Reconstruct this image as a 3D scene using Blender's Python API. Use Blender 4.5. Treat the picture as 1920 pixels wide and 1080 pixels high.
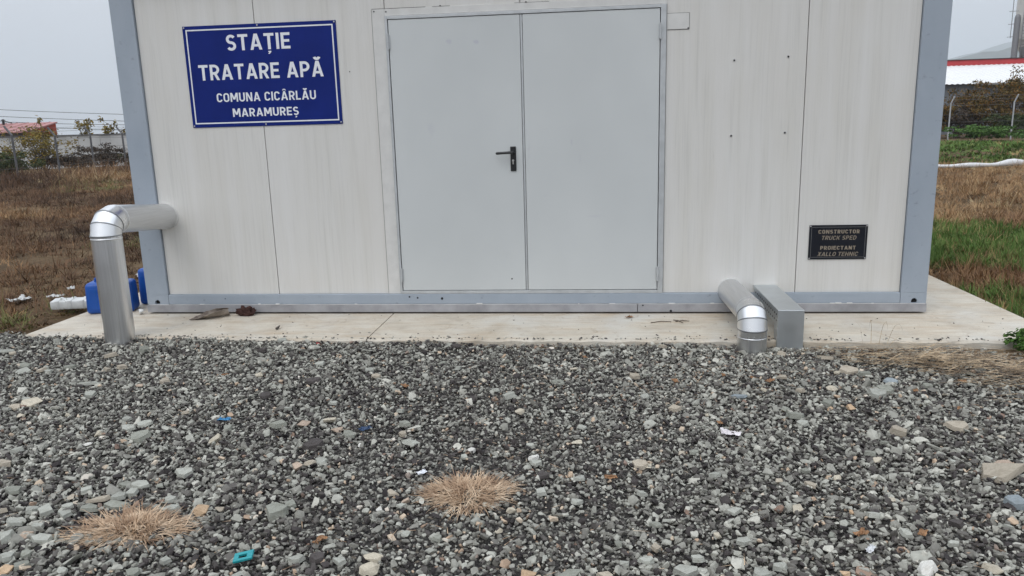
import bpy, bmesh, math, random
import numpy as np
from mathutils import Vector, Matrix, noise
R = math.radians
scene = bpy.context.scene
for o in list(bpy.data.objects): bpy.data.objects.remove(o)
rng = np.random.default_rng(7); random.seed(7)
COL = scene.collection

# ------------------------------------------------------------------ camera
cam = bpy.data.cameras.new('camera'); cam_o = bpy.data.objects.new('camera', cam); COL.objects.link(cam_o)
PITCH, ROLL, YAW = -0.210647, -0.027703, 0.112315
cy_, sy_, cp_, sp_, cr_, sr_ = math.cos(YAW), math.sin(YAW), math.cos(PITCH), math.sin(PITCH), math.cos(ROLL), math.sin(ROLL)
fwd = Vector((-sy_*cp_, cy_*cp_, sp_)); rt = Vector((cy_, sy_, 0)); up = rt.cross(fwd)
r_ax = rt*cr_ + up*sr_; u_ax = -rt*sr_ + up*cr_
M = Matrix((r_ax, u_ax, -fwd)).transposed().to_4x4(); M.translation = (0.6245, -5.7232, 1.4356)
cam_o.matrix_world = M
cam.sensor_width = 36; cam.lens = 36*1426.9/1920; cam.clip_start = 0.05; cam.clip_end = 12000
scene.camera = cam_o

# ------------------------------------------------------------------ sky: even overcast, brighter overhead, over a hazy sky model
SKY_H, SKY_Z, EXPOSURE, HAZE = 6.4, 17.5, 0.0, 0.00034
SUN_EL, SUN_AZ = R(52), R(205)          # azimuth clockwise from +Y
world = bpy.data.worlds.new('World'); scene.world = world; world.use_nodes = True
nt = world.node_tree; nt.nodes.clear()
N = nt.nodes.new; L = nt.links.new
out = N('ShaderNodeOutputWorld'); bg = N('ShaderNodeBackground'); L(bg.outputs[0], out.inputs[0])
sky = N('ShaderNodeTexSky'); sky.sky_type = 'NISHITA'; sky.sun_disc = False
sky.sun_elevation = SUN_EL; sky.sun_rotation = SUN_AZ; sky.dust_density = 6; sky.air_density = 1.0
hsv = N('ShaderNodeHueSaturation'); hsv.inputs['Saturation'].default_value = 0.25; L(sky.outputs[0], hsv.inputs['Color'])
tc = N('ShaderNodeTexCoord'); sep = N('ShaderNodeSeparateXYZ'); L(tc.outputs['Generated'], sep.inputs[0])
ramp = N('ShaderNodeMapRange'); ramp.inputs['From Min'].default_value = 0; ramp.inputs['From Max'].default_value = 1
ramp.inputs['To Min'].default_value = SKY_H; ramp.inputs['To Max'].default_value = SKY_Z; L(sep.outputs['Z'], ramp.inputs['Value'])
nz = N('ShaderNodeTexNoise'); nz.inputs['Scale'].default_value = 2.2; nz.inputs['Detail'].default_value = 3; L(tc.outputs['Generated'], nz.inputs['Vector'])
nzr = N('ShaderNodeMapRange'); nzr.inputs['From Min'].default_value = .3; nzr.inputs['From Max'].default_value = .7
nzr.inputs['To Min'].default_value = .94; nzr.inputs['To Max'].default_value = 1.06; L(nz.outputs['Fac'], nzr.inputs['Value'])
mul = N('ShaderNodeMath'); mul.operation = 'MULTIPLY'; L(ramp.outputs[0], mul.inputs[0]); L(nzr.outputs[0], mul.inputs[1])
vm = N('ShaderNodeVectorMath'); vm.operation = 'SCALE'; vm.inputs[0].default_value = (0.92, 0.98, 1.075); L(mul.outputs[0], vm.inputs['Scale'])
mx = N('ShaderNodeMix'); mx.data_type = 'RGBA'; mx.inputs['Factor'].default_value = 0.88
L(hsv.outputs[0], mx.inputs['A']); L(vm.outputs[0], mx.inputs['B'])
L(mx.outputs['Result'], bg.inputs['Color']); bg.inputs['Strength'].default_value = 0.1

# ------------------------------------------------------------------ sun behind cloud
sl = bpy.data.lights.new('sun', 'SUN'); sl.energy = 0.8; sl.angle = R(35); sl.color = (1, .965, .92)
so = bpy.data.objects.new('sun', sl); COL.objects.link(so)
sd = Vector((math.sin(SUN_AZ)*math.cos(SUN_EL), math.cos(SUN_AZ)*math.cos(SUN_EL), math.sin(SUN_EL)))
so.rotation_euler = sd.to_track_quat('Z', 'Y').to_euler()
vs = scene.view_settings; vs.view_transform = 'Standard'; vs.look = 'None'; vs.exposure = EXPOSURE; vs.gamma = 1; vs.use_curve_mapping = False
scene.render.engine = 'CYCLES'; scene.cycles.volume_bounces = 2; scene.cycles.max_bounces = 6; scene.cycles.diffuse_bounces = 3; scene.cycles.glossy_bounces = 3

# ------------------------------------------------------------------ helpers
def prop(o, label=None, cat=None, group=None, kind=None):
    if label: o['label'] = label
    if cat: o['category'] = cat
    if group: o['group'] = group
    if kind: o['kind'] = kind
    return o
ORG = {}
def empty(name, loc, label, cat, group=None):
    o = bpy.data.objects.new(name, None); COL.objects.link(o); o.location = loc
    o.empty_display_size = .1
    ORG[o.name] = Vector(loc); return prop(o, label, cat, group)

class MB:
    def __init__(s): s.v = []; s.f = []
    def add(s, vs, fs):
        n = len(s.v); s.v += [tuple(p) for p in vs]; s.f += [tuple(i+n for i in f) for f in fs]; return s
    def box(s, x0, x1, y0, y1, z0, z1, c=0.0):
        if c <= 0:
            vs = [(x, y, z) for x in (x0, x1) for y in (y0, y1) for z in (z0, z1)]
            return s.add(vs, [(0,1,3,2), (4,6,7,5), (0,4,5,1), (2,3,7,6), (0,2,6,4), (1,5,7,3)])
        bm = bmesh.new(); bmesh.ops.create_cube(bm, size=1)
        for v in bm.verts: v.co = Vector(((x0+x1)/2+v.co.x*(x1-x0), (y0+y1)/2+v.co.y*(y1-y0), (z0+z1)/2+v.co.z*(z1-z0)))
        bmesh.ops.bevel(bm, geom=bm.edges[:], offset=c, segments=2, affect='EDGES', profile=.5)
        return s.bm(bm)
    def bm(s, bm):
        bm.verts.index_update(); s.add([v.co.copy() for v in bm.verts], [[v.index for v in f.verts] for f in bm.faces]); bm.free(); return s
    def tube(s, pts, rad, n=8, cap=True, squash=1.0):
        pts = [Vector(p) for p in pts]; rs = rad if hasattr(rad, '__len__') else [rad]*len(pts)
        rings = []; a = None
        for i, p in enumerate(pts):
            d = (pts[min(i+1, len(pts)-1)] - pts[max(i-1, 0)]).normalized()
            if a is None:
                a = d.orthogonal().normalized() if abs(d.z) > .9 else Vector((0,0,1)).cross(d).normalized()
            a = (a - d*a.dot(d)).normalized(); b = d.cross(a)
            rings.append([p + (a*math.cos(2*math.pi*k/n) + b*math.sin(2*math.pi*k/n)*squash)*rs[i] for k in range(n)])
        vs = [p for r in rings for p in r]; fs = []
        for i in range(len(rings)-1):
            for k in range(n):
                fs.append((i*n+k, i*n+(k+1) % n, (i+1)*n+(k+1) % n, (i+1)*n+k))
        if cap: fs += [tuple(range(n))[::-1], tuple((len(rings)-1)*n+k for k in range(n))]
        return s.add(vs, fs)
    def sheet(s, fn, nu, nv, th=0.0):
        P = [[Vector(fn(i/nu, j/nv)) for j in range(nv+1)] for i in range(nu+1)]
        vs = [p for r in P for p in r]; w = nv+1
        fs = [(i*w+j, (i+1)*w+j, (i+1)*w+j+1, i*w+j+1) for i in range(nu) for j in range(nv)]
        if th:
            nr = []
            for i in range(nu+1):
                for j in range(nv+1):
                    a = P[min(i+1, nu)][j]-P[max(i-1, 0)][j]; c = P[i][min(j+1, nv)]-P[i][max(j-1, 0)]; q = a.cross(c)
                    nr.append(q.normalized() if q.length > 1e-9 else Vector((0, 0, 1)))
            m = len(vs); vs = vs + [p-n_*th for p, n_ in zip(vs, nr)]; bk = [tuple(k+m for k in f[::-1]) for f in fs]
            loop = [i*w for i in range(nu+1)] + [nu*w+j for j in range(1, nv+1)] + [i*w+nv for i in range(nu-1, -1, -1)] + [j for j in range(nv-1, 0, -1)]
            rim = [(loop[k], loop[(k+1) % len(loop)], loop[(k+1) % len(loop)]+m, loop[k]+m) for k in range(len(loop))]
            return s.add(vs, fs+bk+rim)
        return s.add(vs, fs)
    def build(s, name, mat, parent=None, smooth=False, angle=None, org=None):
        me = bpy.data.meshes.new(name); o = bpy.data.objects.new(name, me); COL.objects.link(o)
        off = Vector((0,0,0))
        if parent is not None: off = ORG.get(parent.name, Vector((0,0,0))); o.parent = parent
        elif org is not None: off = Vector(org); o.location = org
        ORG[o.name] = off
        me.from_pydata([(p[0]-off.x, p[1]-off.y, p[2]-off.z) for p in s.v], [], s.f); me.update()
        bm = bmesh.new(); bm.from_mesh(me); bmesh.ops.recalc_face_normals(bm, faces=bm.faces[:]); bm.to_mesh(me); bm.free()
        me.materials.append(mat)
        if smooth:
            me.polygons.foreach_set('use_smooth', [True]*len(me.polygons))
            if angle:
                me.set_sharp_from_angle(angle=R(angle))
        return o

# ---- materials
def new_mat(name):
    m = bpy.data.materials.new(name); m.use_nodes = True
    return m, m.node_tree, m.node_tree.nodes['Principled BSDF']
class G:
    """small node-writing helper"""
    def __init__(s, nt): s.nt = nt
    def n(s, t, **k):
        x = s.nt.nodes.new(t)
        for a, b in k.items(): setattr(x, a, b)
        return x
    def l(s, a, b): s.nt.links.new(a, b)
    def coord(s, scale=(1,1,1), kind='Object'):
        t = s.n('ShaderNodeTexCoord'); mp = s.n('ShaderNodeMapping'); mp.inputs['Scale'].default_value = scale
        s.l(t.outputs[kind], mp.inputs['Vector']); return mp.outputs[0]
    def noise(s, vec, scale, detail=4, rough=.55, dist=0):
        x = s.n('ShaderNodeTexNoise'); x.inputs['Scale'].default_value = scale; x.inputs['Detail'].default_value = detail
        x.inputs['Roughness'].default_value = rough; x.inputs['Distortion'].default_value = dist
        s.l(vec, x.inputs['Vector']); return x.outputs['Fac']
    def ramp(s, fac, stops, interp='LINEAR'):
        x = s.n('ShaderNodeValToRGB'); e = x.color_ramp; e.interpolation = interp
        while len(e.elements) < len(stops): e.elements.new(.5)
        for el, (p, c) in zip(e.elements, stops):
            el.position = p; el.color = (c, c, c, 1) if not hasattr(c, '__len__') else (*c, 1)
        s.l(fac, x.inputs['Fac']); return x.outputs['Color']
    def mix(s, fac, a, b, mode='MIX'):
        x = s.n('ShaderNodeMix', data_type='RGBA', blend_type=mode)
        for sock, v in ((x.inputs['Factor'], fac), (x.inputs['A'], a), (x.inputs['B'], b)):
            if hasattr(v, 'is_linked'): s.l(v, sock)
            elif hasattr(v, '__len__'): sock.default_value = (*v, 1)
            else: sock.default_value = v
        return x.outputs['Result']
    def math(s, op, a, b=0.0, clamp=False):
        x = s.n('ShaderNodeMath', operation=op, use_clamp=clamp)
        for sock, v in ((x.inputs[0], a), (x.inputs[1], b)):
            if hasattr(v, 'is_linked'): s.l(v, sock)
            else: sock.default_value = v
        return x.outputs[0]
    def bump(s, h, bsdf, strength=.3, dist=.01):
        x = s.n('ShaderNodeBump'); x.inputs['Strength'].default_value = strength; x.inputs['Distance'].default_value = dist
        s.l(h, x.inputs['Height']); s.l(x.outputs[0], bsdf.inputs['Normal'])

def simple(name, c, rough=.6, metal=0, var=.12, scale=20, bump=0, spec=.5, c2=None):
    m, nt, b = new_mat(name); g = G(nt); v = g.coord(); f = g.noise(v, scale, 5)
    lo = tuple(x*(1-var) for x in c); hi = c2 or tuple(min(1, x*(1+var)) for x in c)
    g.l(g.ramp(f, [(.3, lo), (.7, hi)]), b.inputs['Base Color'])
    b.inputs['Roughness'].default_value = rough; b.inputs['Metallic'].default_value = metal; b.inputs['Specular IOR Level'].default_value = spec
    if bump: g.bump(f, b, bump)
    return m

# ================================================================== materials
def panel_mat():
    m, nt, b = new_mat('white_sandwich_panel'); g = G(nt)
    v = g.coord((70, 70, 1.3)); f1 = g.noise(v, 1, 6, .65)
    v2 = g.coord((9, 9, .45)); f2 = g.noise(v2, 1, 4, .6)
    v3 = g.coord((160, 160, 3.5)); f3 = g.noise(v3, 1, 3, .6)
    streak = g.ramp(f1, [(.36, .90), (.50, 1.0)]); fine = g.ramp(f3, [(.28, .93), (.46, 1.0)])
    blotch = g.ramp(f2, [(.3, (.93, .925, .90)), (.7, (1.0, 1.0, 1.0))])
    gate = g.ramp(f2, [(.36, .9), (.58, .12)])
    c = g.mix(gate, (.67, .662, .642), streak, 'MULTIPLY'); c = g.mix(.7, c, fine, 'MULTIPLY'); c = g.mix(1, c, blotch, 'MULTIPLY')
    # dark speckles and longer runs of grime
    v4 = g.coord((28, 28, 2.2)); f4 = g.noise(v4, 1, 9, .75, .6)
    run = g.ramp(f4, [(.64, 0.0), (.74, 1.0)]); run = g.math('MULTIPLY', run, .34)
    v8 = g.coord((60, 60, 9)); spk = g.math('MULTIPLY', g.ramp(g.noise(v8, 1, 4, .6), [(.70, 0.0), (.76, 1.0)]), .30); c = g.mix(spk, c, (.30, .29, .27))
    c = g.mix(run, c, (.26, .25, .23))
    v6 = g.coord((3.0, 3.0, 1.1)); f6 = g.noise(v6, 1, 3, .5)
    c = g.mix(g.math('MULTIPLY', g.ramp(f6, [(.45, 0.0), (.7, 1.0)]), .14), c, (.52, .47, .39))
    g.l(c, b.inputs['Base Color']); b.inputs['Roughness'].default_value = .42; b.inputs['Specular IOR Level'].default_value = .35
    v5 = g.coord((120, 120, .2)); g.bump(g.noise(v5, 1, 2), b, .06, .002)
    return m
def frame_mat():
    m, nt, b = new_mat('blue_grey_frame_paint'); g = G(nt); v = g.coord((6, 6, 3)); f = g.noise(v, 1, 5)
    c = g.ramp(f, [(.3, (.30, .345, .40)), (.7, (.34, .385, .44))])
    vv = g.coord((30, 30, 55)); d = g.noise(vv, 1, 6, .7); c = g.mix(g.math('MULTIPLY', g.ramp(d, [(.66, 0.0), (.75, 1.0)]), .4), c, (.5, .53, .56))
    d2 = g.noise(g.coord((14, 14, 20)), 1, 6, .7); c = g.mix(g.math('MULTIPLY', g.ramp(d2, [(.60, 0.0), (.72, 1.0)]), .45), c, (.13, .13, .135))
    g.l(c, b.inputs['Base Color']); b.inputs['Roughness'].default_value = .45
    g.bump(d, b, .05, .003); return m
def door_mat():
    m, nt, b = new_mat('pale_grey_door_paint'); g = G(nt); f = g.noise(g.coord((1.6, 1.6, 1.1)), 1, 4)
    c = g.ramp(f, [(.3, (.525, .548, .55)), (.7, (.57, .592, .592))])
    s = g.noise(g.coord((11, 11, 6)), 1, 4, .5); c = g.mix(g.math('MULTIPLY', g.ramp(s, [(.70, 0.0), (.78, 1.0)]), .22), c, (.38, .38, .45))
    s2 = g.noise(g.coord((150, 150, 18)), 1, 5, .6); c = g.mix(g.math('MULTIPLY', g.ramp(s2, [(.62, 0.0), (.75, 1.0)]), .12), c, (.33, .34, .35))
    tcn = g.n('ShaderNodeTexCoord')                      # hand smudges near the top of the left leaf, a scuff low down
    for (sx, sz, rx, rz, k) in ((-.435, 2.045, .045, .035, .30), (-.235, 2.035, .045, .030, .34), (-.60, 1.42, .05, .10, .10), (.62, .75, .10, .02, .12), (.45, 1.30, .012, .05, .25)):
        mp = g.n('ShaderNodeMapping'); mp.vector_type = 'TEXTURE'; mp.inputs['Location'].default_value = (sx, -1.211, sz); mp.inputs['Scale'].default_value = (rx, 1, rz); g.l(tcn.outputs['Object'], mp.inputs['Vector'])
        vl = g.n('ShaderNodeVectorMath', operation='LENGTH'); g.l(mp.outputs[0], vl.inputs[0])
        wob = g.math('ADD', vl.outputs['Value'], g.math('MULTIPLY', g.noise(mp.outputs[0], 2.2, 3), .8)); c = g.mix(g.math('MULTIPLY', g.ramp(wob, [(.75, 1.0), (1.35, 0.0)]), k), c, (.36, .35, .46))
    g.l(c, b.inputs['Base Color']); b.inputs['Roughness'].default_value = .4; b.inputs['Specular IOR Level'].default_value = .4
    g.bump(g.noise(g.coord((2.2, 2.2, 1.5)), 1, 2), b, .08, .02); return m
def metal_mat(name, base, rough, axis):
    m, nt, b = new_mat(name); g = G(nt)
    sc = {'z': (90, 90, 1.5), 'y': (90, 1.5, 90), 'n': (4, 4, 4)}[axis]
    f = g.noise(g.coord(sc), 1, 4, .6); f2 = g.noise(g.coord((7, 7, 7)), 1, 2, .5)
    g.l(g.ramp(f, [(.3, tuple(x*.84 for x in base)), (.7, base)]), b.inputs['Base Color'])
    rr = g.math('ADD', g.math('MULTIPLY', f, .16), g.math('MULTIPLY', f2, .14)); rr = g.math('ADD', rr, rough-.15); g.l(rr, b.inputs['Roughness'])
    b.inputs['Metallic'].default_value = 1; g.bump(g.noise(g.coord((5, 5, 5)), 1, 1), b, .04, .02); return m
def slab_mat():
    m, nt, b = new_mat('pale_concrete'); g = G(nt); v = g.coord()
    f = g.noise(v, 3, 6, .6); c = g.ramp(f, [(.3, (.44, .385, .31)), (.5, (.56, .51, .425)), (.72, (.62, .575, .49))])
    f2 = g.noise(g.coord((1.2, 6, 6)), 1.6, 6, .68); c = g.mix(g.math('MULTIPLY', g.ramp(f2, [(.47, 0.0), (.66, 1.0)]), .65), c, (.46, .36, .25))
    f6 = g.noise(g.coord((2.5, 40, 40)), 1, 5, .7); c = g.mix(.55, c, g.ramp(f6, [(.28, .72), (.55, 1.06)]), 'MULTIPLY')
    f3 = g.noise(v, 70, 4, .7); c = g.mix(g.math('MULTIPLY', g.ramp(f3, [(.58, 0.0), (.68, 1.0)]), .55), c, (.26, .215, .165))
    f4 = g.noise(v, 1.7, 4, .6); c = g.mix(g.math('MULTIPLY', g.ramp(f4, [(.50, 0.0), (.68, 1.0)]), .6), c, (.57, .565, .53))
    f5 = g.noise(v, 7, 7, .72, 1.4); c = g.mix(g.math('MULTIPLY', g.ramp(f5, [(.57, 0.0), (.69, 1.0)]), .5), c, (.29, .205, .13))
    g.l(c, b.inputs['Base Color']); b.inputs['Roughness'].default_value = .85; g.bump(g.noise(v, 45, 6, .7), b, .6, .006); return m
def ground_mat():
    m, nt, b = new_mat('field_soil'); g = G(nt); v = g.coord()
    f = g.noise(v, .35, 6, .65); f2 = g.noise(v, 9, 6, .7)
    c = g.ramp(f, [(.32, (.075, .052, .032)), (.5, (.14, .095, .055)), (.62, (.20, .145, .085)), (.75, (.085, .085, .04))])
    c = g.mix(.8, c, g.ramp(f2, [(.3, .45), (.7, 1.2)]), 'MULTIPLY')
    g.l(c, b.inputs['Base Color']); b.inputs['Roughness'].default_value = .95; b.inputs['Specular IOR Level'].default_value = .1
    g.bump(f2, b, .8, .05); return m
def grit_mat():
    m, nt, b = new_mat('gravel_bed'); g = G(nt); v = g.coord()
    x = g.n('ShaderNodeTexVoronoi'); x.inputs['Scale'].default_value = 75; g.l(v, x.inputs['Vector'])
    sp = g.n('ShaderNodeSeparateColor'); g.l(x.outputs['Color'], sp.inputs[0])
    c = g.ramp(sp.outputs[0], [(0, (.022, .02, .019)), (.6, (.055, .05, .046)), (.9, (.13, .125, .11)), (1, (.25, .21, .16))])
    g.l(c, b.inputs['Base Color']); b.inputs['Roughness'].default_value = .9; g.bump(x.outputs['Distance'], b, 1, .01); return m
GRAVEL_STOPS = [(0, (.030, .026, .026)), (.14, (.062, .053, .051)), (.32, (.135, .126, .113)), (.55, (.272, .266, .232)), (.78, (.385, .383, .335)), (.93, (.53, .515, .45)),
                (.945, (.22, .145, .115)), (.965, (.50, .37, .26)), (.985, (.58, .49, .38)), (1.0, (.74, .71, .65))]
def stone_inst_mat():
    m, nt, b = new_mat('gravel_stone'); g = G(nt)
    a = g.n('ShaderNodeAttribute', attribute_type='INSTANCER', attribute_name='tone')
    c = g.ramp(a.outputs['Fac'], GRAVEL_STOPS)
    f = g.noise(g.coord((1, 1, 1)), 3, 3); c = g.mix(.6, c, g.ramp(f, [(.3, .7), (.7, 1.2)]), 'MULTIPLY')
    g.l(c, b.inputs['Base Color']); b.inputs['Roughness'].default_value = .8; b.inputs['Specular IOR Level'].default_value = .3; return m
def stone_obj_mat():
    m, nt, b = new_mat('large_stone'); g = G(nt)
    a = g.n('ShaderNodeObjectInfo'); v = g.coord((1, 1, 1)); f = g.noise(v, 1.6, 5, .65); f2 = g.noise(v, 12, 4, .6)
    c = g.mix(1, a.outputs['Color'], g.ramp(f, [(.25, (.68, .66, .62)), (.5, (1, 1, 1)), (.75, (1.12, 1.12, 1.1))]), 'MULTIPLY')
    c = g.mix(.5, c, g.ramp(f2, [(.3, .75), (.7, 1.15)]), 'MULTIPLY')
    g.l(c, b.inputs['Base Color']); b.inputs['Roughness'].default_value = .85; b.inputs['Specular IOR Level'].default_value = .25
    g.bump(f2, b, .3, .05); return m
def blade_inst_mat(name, stops, trans=.25):
    m, nt, b = new_mat(name); g = G(nt)
    a = g.n('ShaderNodeAttribute', attribute_type='INSTANCER', attribute_name='tone')
    g.l(g.ramp(a.outputs['Fac'], stops), b.inputs['Base Color']); b.inputs['Roughness'].default_value = .8; b.inputs['Specular IOR Level'].default_value = .15
    return m
def leaf_mat(name, stops, scale=6):
    m, nt, b = new_mat(name); g = G(nt); v = g.coord()
    f = g.noise(v, scale, 4, .7); f2 = g.n('ShaderNodeTexWhiteNoise'); rv = g.n('ShaderNodeVectorMath', operation='SNAP'); g.l(v, rv.inputs[0]); rv.inputs[1].default_value = (.06, .06, .06)
    g.l(rv.outputs[0], f2.inputs['Vector'])
    t = g.math('ADD', g.math('MULTIPLY', f, .55), g.math('MULTIPLY', f2.outputs['Value'], .45))
    g.l(g.ramp(t, stops), b.inputs['Base Color']); b.inputs['Roughness'].default_value = .7; b.inputs['Specular IOR Level'].default_value = .2
    return m

M_PANEL, M_FRAME, M_DOOR, M_SLAB, M_GROUND = panel_mat(), frame_mat(), door_mat(), slab_mat(), ground_mat()
M_FRAME2 = simple('grey_base_rail_paint', (.315, .315, .33), .5, 0, .22, 7)
M_TRIM = simple('off_white_trim', (.62, .615, .595), .45, 0, .06, 12)
M_ALU = simple('door_frame_aluminium', (.50, .52, .53), .4, .3, .1, 15)
M_DARK = simple('dark_hollow', (.012, .012, .013), .9, 0, .1, 10)
M_BLACKP = simple('black_plastic', (.012, .013, .015), .35, 0, .2, 40)
M_STEEL = metal_mat('zinc_screw', (.55, .55, .55), .4, 'n')
M_CHROME = metal_mat('lock_steel', (.7, .7, .7), .3, 'n')
M_ALUZ, M_ALUY, M_ALUN = metal_mat('aluminium_cladding_upright', (.80, .805, .815), .34, 'z'), metal_mat('aluminium_cladding_level', (.74, .745, .75), .40, 'y'), metal_mat('aluminium_elbow', (.90, .905, .91), .30, 'n')
M_GALV = metal_mat('galvanised_sheet', (.70, .735, .755), .42, 'n')
M_SIGN = simple('blue_sign_face', (.0075, .020, .160), .5, 0, .12, 4, spec=.12)
M_SIGNW = simple('white_sign_print', (.76, .78, .82), .4, 0, .02, 30)
M_PLAQ = simple('black_plaque_face', (.008, .010, .016), .25, 0, .2, 20)
M_GOLD = simple('faded_gold_print', (.27, .225, .17), .5, 0, .15, 60)
M_GOLD2 = simple('thin_silver_line', (.13, .13, .13), .5, 0, .15, 60)
M_GRIT, M_STONEI, M_STONEO = grit_mat(), stone_inst_mat(), stone_obj_mat()

# ================================================================== terrain
def sst(a, b, x):
    t = np.clip((x-a)/(b-a), 0, 1); return t*t*(3-2*t)
def terrain(x, y):
    x = np.asarray(x, float); y = np.asarray(y, float)
    h = -0.05 - 0.36*sst(5, 27, -x) + 0.0*y
    bump = .03*np.sin(x*.9+1.3)*np.sin(y*.7+.4) + .02*np.sin(x*2.3+y*1.1)
    out = sst(0.2, 3, np.maximum(np.abs(x)-3.8, y-3.4))
    h = h + bump*out*sst(-1, 2, y)
    h = h + .32*np.exp(-(((y-23-.12*(x-10))/2.6)**2))*sst(8, 12, x)*(1-sst(60, 90, x))      # low green bank on the right
    h = h + 0.03*np.exp(-((np.abs(x)-3.7)/.25)**2)*sst(-.7, 0, y)*(1-sst(3, 4, y))*0
    h = np.where((np.abs(x) < 3.9) & (y > -.7) & (y < 3.4), -.09, h)
    h = np.where((y < -.75) & (np.abs(x) < 14), np.minimum(h, -.085), h)
    return h
def axis(a):   # graded spacing: fine near the building, coarse at the horizon
    p = [0]; s = .25
    while p[-1] < a:
        p.append(p[-1]+s); s *= 1.0 if p[-1] < 9 else (1.05 if p[-1] < 60 else 1.25)
    return np.array([-k for k in p[:0:-1]] + p)
ax = axis(6000); gx, gy = np.meshgrid(ax, ax, indexing='ij'); n = len(ax)
gz = terrain(gx, gy)
idx = np.arange(n*n).reshape(n, n)
quads = np.stack([idx[:-1,:-1], idx[1:,:-1], idx[1:,1:], idx[:-1,1:]], -1).reshape(-1, 4)
def np_mesh(name, verts, faces, mat):
    me = bpy.data.meshes.new(name); me.from_pydata(verts.tolist(), [], faces.tolist()); me.update(); me.materials.append(mat)
    o = bpy.data.objects.new(name, me); COL.objects.link(o); return o
ground = np_mesh('ground', np.stack([gx, gy, gz], -1).reshape(-1, 3), quads, M_GROUND); prop(ground, kind='structure')
ground.data.polygons.foreach_set('use_smooth', [True]*len(ground.data.polygons))

# gravel yard: bed sheet, loose gravel on it, larger stones
def ghz(x, y):   # top of the gravel bed
    x = np.asarray(x, float); y = np.asarray(y, float)
    h = -.040 + .008*np.sin(x*1.7+.5)*np.sin(y*2.1) + .006*np.sin(x*4.1+y*3.3) + .005*np.sin(x*7.3-y*5.9+1)
    h = h + .030*sst(1.0, 3.4, -x)*sst(-1.5, -.75, y) + .012*sst(-1.1, -.78, y)*(1-sst(1.2, 2.2, x))
    h = h - .022*sst(1.6, 2.3, x)*sst(-1.4, -.8, y)
    return h
SLAB_Y = lambda x: -.738 + .060*sst(1.2, 3.7, -np.asarray(x, float))
def strip(x0, x1, nx, y0f, y1f, ny, hf):
    u = np.linspace(x0, x1, nx); out = []
    for a in u: out.append([(a, y0f(a)+(y1f(a)-y0f(a))*j/(ny-1), 0) for j in range(ny)])
    P = np.array(out); P[..., 2] = hf(P[..., 0], P[..., 1]); return P
def grid_obj(name, P, mat):
    a, b_ = P.shape[:2]; ii = np.arange(a*b_).reshape(a, b_)
    q = np.stack([ii[:-1,:-1], ii[1:,:-1], ii[1:,1:], ii[:-1,1:]], -1).reshape(-1, 4)
    return np_mesh(name, P.reshape(-1, 3), q, mat)
gtop = lambda x: np.where(np.abs(np.asarray(x, float)) < 3.6, -.70, -.55 - .05*np.sin(np.asarray(x, float)*3))
gravel = grid_obj('gravel_yard', strip(-12, 12, 241, lambda a: -12., lambda a: float(gtop(a)), 170, lambda x, y: ghz(x, y)-.016), M_GRIT)
prop(gravel, kind='structure'); ORG[gravel.name] = Vector((0, 0, 0))

def chip(seed, npts=12, sz=(1, .75, .45), bev=0.0):
    r = np.random.default_rng(seed); bm = bmesh.new()
    for _ in range(npts):
        d = r.normal(size=3); d /= np.linalg.norm(d); d = np.sign(d)*np.abs(d)**.7; d *= r.uniform(.8, 1.08)
        bm.verts.new((d[0]*sz[0]*.5, d[1]*sz[1]*.5, d[2]*sz[2]*.5))
    res = bmesh.ops.convex_hull(bm, input=bm.verts[:])
    bmesh.ops.delete(bm, geom=list({e for e in res['geom_interior'] if isinstance(e, bmesh.types.BMVert)}), context='VERTS')
    if bev: 
        bmesh.ops.dissolve_limit(bm, angle_limit=R(14), verts=bm.verts[:], edges=bm.edges[:])
        bmesh.ops.bevel(bm, geom=bm.edges[:], offset=bev, segments=1, affect='EDGES')
    me = bpy.data.meshes.new('stone'); bm.to_mesh(me); bm.free(); return me
PROTO = {}
def proto_collection(name, meshes):
    c = bpy.data.collections.new(name)
    for k, me in enumerate(meshes):
        c.objects.link(bpy.data.objects.new('%s_piece' % name, me))
    return c
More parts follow.
